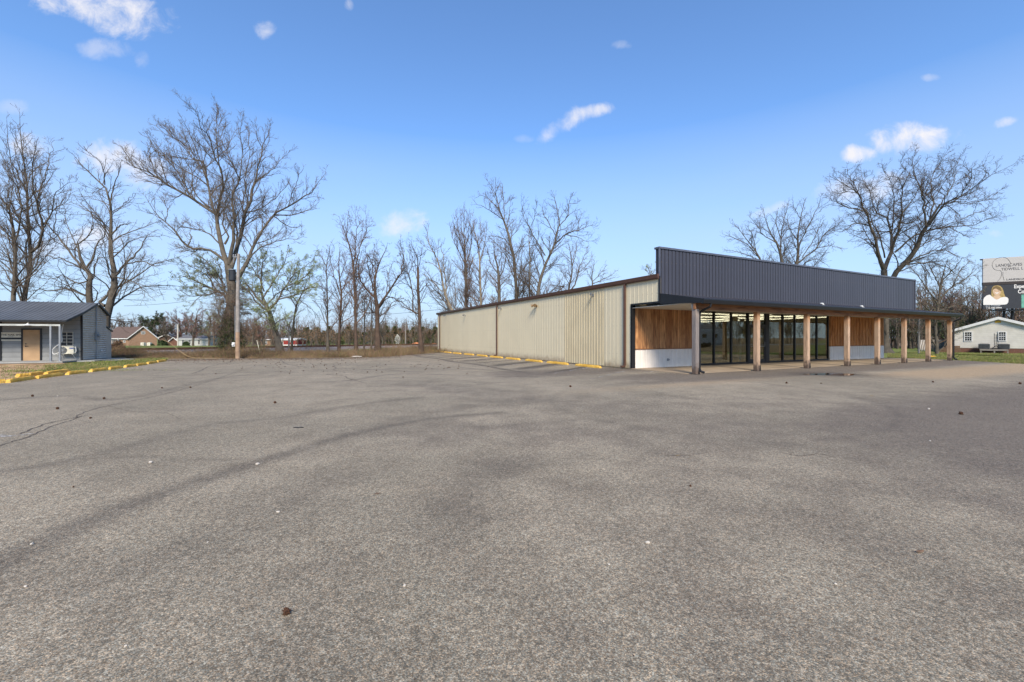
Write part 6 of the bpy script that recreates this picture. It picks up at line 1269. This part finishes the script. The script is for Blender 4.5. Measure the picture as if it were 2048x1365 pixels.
def flat(pts,name,mat,y):
    c=catmull(pts+[pts[0]],5)[:-1]; mb=MB(); P=[(sx(a),y,szz(b,sx(a))) for a,b in c]; Q=[(a,y+.006,b) for a,_,b in P]; mb.poly(P); 
    for i in range(len(P)): mb.quad(P[i],P[(i+1)%len(P)],Q[(i+1)%len(P)],Q[i])
    return mb.build(name,mat,P2)
skin=plain('print_skin',srgb(186,158,130),.6,var=.03); hair=plain('print_hair',srgb(150,128,78),.6,var=.3,scale=6); hair2=plain('print_hair_dark',srgb(104,84,48),.6)
flat([(355,960),(360,850),(385,780),(460,748),(550,765),(600,830),(625,920),(655,1000),(600,1020),(520,1000),(400,1000),(330,1035),(280,1020),(290,985),(340,985)],'portrait_hair',hair,-.010)
flat([(180,1160),(185,1040),(240,970),(320,945),(360,980),(420,1005),(520,1010),(640,990),(700,1010),(716,1060),(700,1120),(640,1150),(400,1158),(250,1158)],'portrait_shirt',wht,-.018)
flat([(415,960),(530,960),(545,1005),(470,1045),(400,1005)],'portrait_neck',skin,-.024)
flat([(385,860),(400,800),(460,785),(530,800),(556,860),(545,920),(510,955),(465,968),(420,945),(395,910)],'portrait_face',skin,-.032)
flat([(380,850),(395,790),(450,765),(520,775),(565,830),(560,870),(500,840),(440,815)],'portrait_fringe',hair2,-.040)
for a in (428,505): flat([(a-14,864),(a,858),(a+14,864),(a,870)],'portrait_eye',ink,-.041)
flat([(430,895),(468,902),(510,892),(490,918),(468,922),(446,915)],'portrait_mouth',wht,-.041); flat([(462,876),(470,874),(478,884),(468,888)],'portrait_nose',plain('print_shade',srgb(176,140,116),.6),-.041)
# reflected neighbours across the road
p=uv2w(45,-33); e=empty('travel_trailer',(p.x,p.y,0),TH+R(10),label='white camper trailer across the road, mirrored in the shop glass',cat='trailer')
mb=MB(); mb.prism([(-3.6,.55),(3.6,.55),(3.8,1.2),(3.2,2.9),(-3.4,2.9),(-3.8,1.6)],'y',-1.2,1.2); mb.build('body',M['white'],e,bevel=.08)
for x in (-2.2,-.4,1.6):
    mb=MB(); mb.box(x-.5,x+.5,1.2,1.22,1.5,2.1); mb.build('window',M['darkhole'],e)
for x in (-.5,.5): mb=MB(); mb.tube([(x,-1.22,.38),(x,1.22,.38)],.38,14); mb.build('wheel',M['tyre'],e)
p=uv2w(66,-44); h=gable_house('white_house','white house across the road, mirrored in the shop glass',1024,10,TH+R(180),12,8,2.7,4.3,M['sid_pale'],M['shingle_g'],z=0,wins=[('y',2,3,.9,2.1),('y',8,9,.9,2.1),('y',5,5.9,.1,2.1,'door')]); h.location=(p.x,p.y,0)
# ================================================================ brush, grass, debris
def blades(name,mats,n,posf,hf,wid,label,seed,lean=.4,mi=None,cat=None):
    rg=np.random.default_rng(seed); p=posf(rg,n); h=hf(rg,n,p); a=rg.random(n)*6.283; ln=rg.uniform(0,lean,n); 
    d=np.stack([np.cos(a)*ln,np.sin(a)*ln,np.ones(n)],1); side=np.stack([-np.sin(a+1),np.cos(a+1),np.zeros(n)],1)*wid*rg.uniform(.5,1.5,n)[:,None]
    mid=p+d*(h*.55)[:,None]; tip=p+d*h[:,None]; tip[:,:2]+=d[:,:2]*(h*.5)[:,None]; tip[:,2]-=h*.12*ln
    m_=rg.integers(0,len(mats),n) if mi is None else mi(rg,n,p)
    lv=[]
    for k in range(len(mats)):
        s=m_==k
        lv.append((np.concatenate([np.stack([p[s]-side[s],p[s]+side[s],mid[s]+side[s]*.7],1),np.stack([p[s]-side[s],mid[s]+side[s]*.7,mid[s]-side[s]*.7],1),np.stack([mid[s]-side[s]*.7,mid[s]+side[s]*.7,tip[s]],1)]),k))
    tr=np.zeros((1,2,3)); tr[0,:,:]=p[0]; tr[0,1,2]+=.01
    me=tubes_mesh(name,[(tr,np.full((1,2),.002),3,0)],[M[m] for m in mats],lv); o=link(name,me,label=label,cat=cat,kind='stuff'); return o
def vpos(rg,n):   # verge between lot and track
    px=rg.uniform(205,900,n); t=rg.random(n); D=31.6+t*5.5+np.maximum(px-560,0)*.03*(.4+t)
    pxm=px>780; D=np.where(pxm,D+(px-780)*.07,D); X=(px-CX)/F*D; return np.stack([X,D,np.zeros(n)-.03],1)
def vfilter(rg,n):
    p=vpos(rg,n); u,v=w2uv(p[:,0],p[:,1]); bad=(u>-.3)&(v<L_+1); p[bad,1]=L_+36; p[bad,0]=-20; return p
def hv(rg,n,p): 
    k=.65+.4*np.sin(p[:,0]*.55+1)+.3*np.sin(p[:,0]*1.7)+.2*np.sin(p[:,0]*4.1); near=np.clip((p[:,1]-31.3)/1.8,.25,1); return rg.uniform(.15,.8,n)*np.clip(k,.4,1.3)*near
blades('brush',['bramble','bramble','bramble','green_weed','dead_grass','twig_red'],60000,vfilter,hv,.006,'tangled brown brush along the back edge of the lot',81,.7,cat='brush')
def brambles():
    rg=np.random.default_rng(5); n=5200; p=vfilter(rg,n); aa=rg.random(n)*6.28; t=norm(np.stack([np.cos(aa)*.8,np.sin(aa)*.8,np.full(n,.9)],1)); P,Rr=sprout(p,t,hv(rg,n,p)*1.9,np.full(n,.008),.004,6,rg,(.05,.5),-.22,.28)
    pos,tan,_,_,_=sample(P,Rr,.25,.3,1,rg); Q,RQ=sprout(pos,tan,rg.uniform(.12,.45,len(pos)),np.full(len(pos),.005),.003,3,rg,(.4,1.1),0,.2)
    me=tubes_mesh('bramble_thicket',[(P,Rr,3,0),(Q,RQ,3,0)],[M['bramble'],M['green_weed']],[leafs(Q,9000,.05,rg,1)]); link('bramble_thicket',me,label='arching bramble canes in front of the railway',cat='brambles',kind='stuff')
brambles()
def lpos(rg,n):
    px=rg.uniform(1775,2120,n); D=1/(rg.uniform(1/46.,1/24.5,n)); X=(px-CX)/F*D; p=np.stack([X,D,np.zeros(n)-.03],1); bad=inlot(p[:,0],p[:,1]); u,v=w2uv(p[:,0],p[:,1]); bad|=(u<25)&(v>-1); p[bad,0]=40; p[bad,1]=35+rg.random(bad.sum())*4; return p
blades('lawn_grass',['grass','grass','dead_grass','green_weed'],52000,lpos,lambda rg,n,p:rg.uniform(.03,.1,n),.008,'patchy green lawn right of the store',82,.8,cat='grass')
def spos(rg,n):
    px=rg.uniform(0,335,n); base=np.interp(px,[0,140,240,331],[762,746,736,722]); top=np.interp(px,[0,120,215,331],[734,731,722,717]); y=base-2-(base-top)*rg.random(n)**.8; D=F*H/(y-HOR); X=(px-CX)/F*D
    w=np.sin(px*.05+1)+np.sin(px*.13); keep=(px>90)|(rg.random(n)<.15); X=np.where(keep,X,X+4); return np.stack([X,D,np.full(n,-.03)],1)
def spos2(rg,n):
    p=spos(rg,n); u=(p[:,0]-shedS.x)*sc_+(p[:,1]-shedS.y)*ss_; v=-(p[:,0]-shedS.x)*ss_+(p[:,1]-shedS.y)*sc_; bad=((u<.9)&(v>-2.0))|inlot(p[:,0],p[:,1]); q=gp(150,741); p[bad,0]=q.x+rg.normal(size=bad.sum())*1.6; p[bad,1]=q.y+rg.normal(size=bad.sum())*.35; return p
blades('weedy_grass',['grass','green_weed','grass','dead_grass'],16000,spos2,lambda rg,n,p:rg.uniform(.03,.11,n),.008,'weedy grass between the yellow curbs and the grey shed',83,.8,cat='grass')
# leaf litter along the lot's back edge
rg=np.random.default_rng(9); n=7000; px=rg.uniform(330,870,n); y0=np.interp(px,[330,480,640,760,870],[720,718,717,715,706]); y=y0+rg.exponential(1.6,n); D=F*H/(y-HOR); X=(px-CX)/F*D; c=np.stack([X,D,np.full(n,.012)],1); d=norm(rg.normal(size=(n,3))*[1,1,.25]); b=norm(np.cross(d,[0,0,1.])+rg.normal(size=(n,3))*.15); s=rg.uniform(.02,.05,n)[:,None]
link('leaf_litter',tubes_mesh('leaf_litter',[(np.array([[[-9.,32,0.],[-9,32,.01]]]),np.full((1,2),.002),3,0)],[M['leaf_brown'],M['pod']],[(np.stack([c-d*s,c+b*s,c+d*s],1)[:3000],0),(np.stack([c-d*s,c+b*s,c+d*s],1)[3000:],1)]),kind='stuff',label='dry leaves and bits along the back edge of the asphalt',cat='leaf litter')
# pebbles, seed balls, sticks
def rock(seed,flat_=.6):
    r=random.Random(seed); import bmesh; bm=bmesh.new(); bmesh.ops.create_icosphere(bm,subdivisions=2,radius=1)
    for v in bm.verts: v.co*=1+r.uniform(-.2,.2); v.co.z*=flat_
    me=bpy.data.meshes.new('pebble'); bm.to_mesh(me); bm.free(); me.materials.append(M['stone']); return me
rk=[rock(i) for i in range(4)]
for i,(px,py,rr,l) in enumerate([(1295,1085,.022,'larger white pebble on the asphalt right of centre'),(809,1171,.014,'white pebble at the bottom centre of the asphalt'),(301,925,.035,'pale pebble on the left lot above the long tire mark'),(556,1024,.02,'pale pebble below the long tire mark'),(515,928,.03,'flat pale chip beside the long tire mark'),(64,1088,.018,'white chip near the left edge'),(51,1173,.013,'small white chip at the lower left'),(115,792+0,.02,'tiny pebble near the curbs'),(1218,1129,.012,'tan chip below the white pebble'),(766,1240,.008,'tiny white chip at the bottom centre'),(1858,818,.035,'tan pebble on the right lot'),(415,1085,.01,'tiny tan chip on the left lot'),(1207,1243,.007,'tiny tan chip low right of centre'),(251,1292,.009,'tiny white chip at the lower left of the lot'),(1860,882,.02,'white chip on the right lot'),(1360,1252,.007,'tiny white chip lowest right of centre'),(1671,1168,.012,'pale chip on the lower right lot')]):
    rr*=.72; o=link('pebble',rk[i%4],label=l,cat='pebble'); o.location=gp(px,py,rr*.4); o.scale=(rr,rr*.8,rr); o.rotation_euler=(0,0,i)
def podmesh(seed):
    rg=np.random.default_rng(seed); import bmesh; bm=bmesh.new(); bmesh.ops.create_icosphere(bm,subdivisions=3,radius=.75)
    for v in bm.verts: v.co*=1+(.75*rg.random() if rg.random()<.3 else 0)
    me=bpy.data.meshes.new('seed_pod'); bm.to_mesh(me); bm.free(); me.materials.append(M['pod']); return me
pm=podmesh(1); pods=[(573,1224,.021,'spiky brown seed ball at the bottom of the lot, nearest the camera'),(550,805,.03,'dark seed ball above the black strip'),(65,792,.03,'dark seed ball on the left lot nearest the curbs'),(115,817,.03,'dark seed ball on the left by the long crack'),(208,797,.03,'dark seed ball on the left lot right of the curb row'),(181,836,.02,'small brown seed ball below the long crack'),(324,776,.025,'seed ball left of the pair on the lot'),(381,775,.025,'seed ball below the utility pole'),(147,974,.008,'tiny dark speck on the left lot'),(1381,972,.012,'dark speck on the lot centre right'),(1922,827,.035,'dark seed ball on the right lot'),(1141,773,.035,'dark seed ball before the nearest parking stop'),(1573,766,.035,'dark seed ball left of the puddle'),(1642,767,.02,'small dark speck below the puddle'),(1866,764,.03,'dark speck beyond the puddle to the right'),(2040,767,.04,'dark seed ball at the right picture edge')]
for x,y,rr,l in pods:
    o=link('seed_ball',pm,label=l,cat='seed ball'); o.location=gp(x,y,rr*.7); o.scale=(rr,)*3; o.rotation_euler=(x,y,0)
r=random.Random(12)
for i in range(120):
    px=r.gauss(640,150); py=717+abs(r.gauss(0,13))+1
    if i>98: px=r.uniform(820,920); py=728+r.uniform(0,10)
    if px<345: continue
    g=gp(px,py,.02)
    o=link('seed_ball',pm,label='small dark seed ball among those scattered over the back of the lot',cat='seed ball',group='seed balls scattered over the back of the lot'); o.location=g; rr=r.uniform(.015,.026); o.scale=(rr,)*3; o.rotation_euler=(r.random()*6,r.random()*6,0)
mb=MB(); mb.prism([(-.2,-.02),(.17,-.028),(.21,.0),(.16,.025),(-.2,.02),(-.23,0)],'z',0,.012); o=mb.build('black_strip',M['black'],label='short black strip of rubber lying on the left lot',cat='rubber strip'); o.scale=(.38,.55,.7); o.location=gp(597.5,855.5,.004); o.rotation_euler=(0,0,R(4))
def leafthing(px,py,s,l,m_='leaf_red'):
    mb=MB(); n=6; 
    for i in range(n):
        a,b=-1+2*i/n,-1+2*(i+1)/n; wa,wb=.35*(1-a*a),.35*(1-b*b); mb.quad((a,-wa,.12*a*a),(b,-wb,.12*b*b),(b,wb,.12*b*b),(a,wa,.12*a*a))
    o=mb.build('dry_leaf',M[m_],label=l,cat='leaf'); o.location=gp(px,py,.006); o.scale=(s,s,s); o.rotation_euler=(0,0,.3)
leafthing(1840,1103,.04,'reddish dry leaf on the lower right lot','leaf_brown'); leafthing(755,987,.035,'brown dry leaf on the lot below the centre','leaf_brown'); leafthing(1355,911,.04,'tan dry leaf on the lot right of centre','dead_grass'); leafthing(1741,792,.09,'tan dry leaf on the right lot below the puddle','dead_grass')
# white litter
for px,py,s,l in ((712,713.5,.45,'white flattened bag at the brush edge'),(823,707,.16,'small white scrap in the grass by the farthest parking stop'),(1865,698,.5,'white scrap lying on the far lawn between porch posts'),(1864,713,.28,'small yellow scrap on the lawn edge beside the porch post')):
    o=link('litter_scrap',rk[1].copy(),label=l,cat='litter'); g=gp(px,py,.03); o.location=g; o.scale=(s,s*.5,.12*s+.03)
    if 'yellow' in l: o.data.materials[0]=M['yellow']

# leaves and grit caught along the wall foot, the stops and the curbs
rg=np.random.default_rng(19); P_=[]
for k in range(1500): v=rg.uniform(0,L_); P_.append(uv2w(-.1-abs(rg.normal())*.35,v,.012))
for k in range(500): v=rg.uniform(0,L_-2); P_.append(uv2w(-1.2-abs(rg.normal())*.2,v,.012))
for k in range(700): P_.append(uv2w(rg.uniform(-1,24),-3.3-abs(rg.normal())*.5,.012))
for k in range(900):
    (a,b),(c,d)=PL[rg.integers(0,len(PL))]; f=rg.random(); g=gp(a+(c-a)*f,b+(d-b)*f+abs(rg.normal())*2.2+1.2,.012); P_.append(g)
for k in range(420): g=gp(rg.uniform(0,2048),760+600*rg.random()**1.6,.004); P_.append(g)
c=np.array([tuple(p) for p in P_]); n=len(c); d=norm(rg.normal(size=(n,3))*[1,1,.2]); b=norm(np.cross(d,[0,0,1.])+rg.normal(size=(n,3))*.12); s_=rg.uniform(.008,.024,n)[:,None]; s_[-420:]*=.35
T_=np.stack([c-d*s_,c+b*s_*.8,c+d*s_],1); k1=n//3
link('leaf_grit',tubes_mesh('leaf_grit',[(np.array([[[-9.,32,0.],[-9,32,.01]]]),np.full((1,2),.002),3,0)],[M['leaf_brown'],M['pod'],M['dead_grass']],[(T_[0::3],0),(T_[1::3],1),(T_[2::3],2)]),kind='stuff',label='dry leaf bits gathered along the wall foot, stops and curbs',cat='leaf litter')
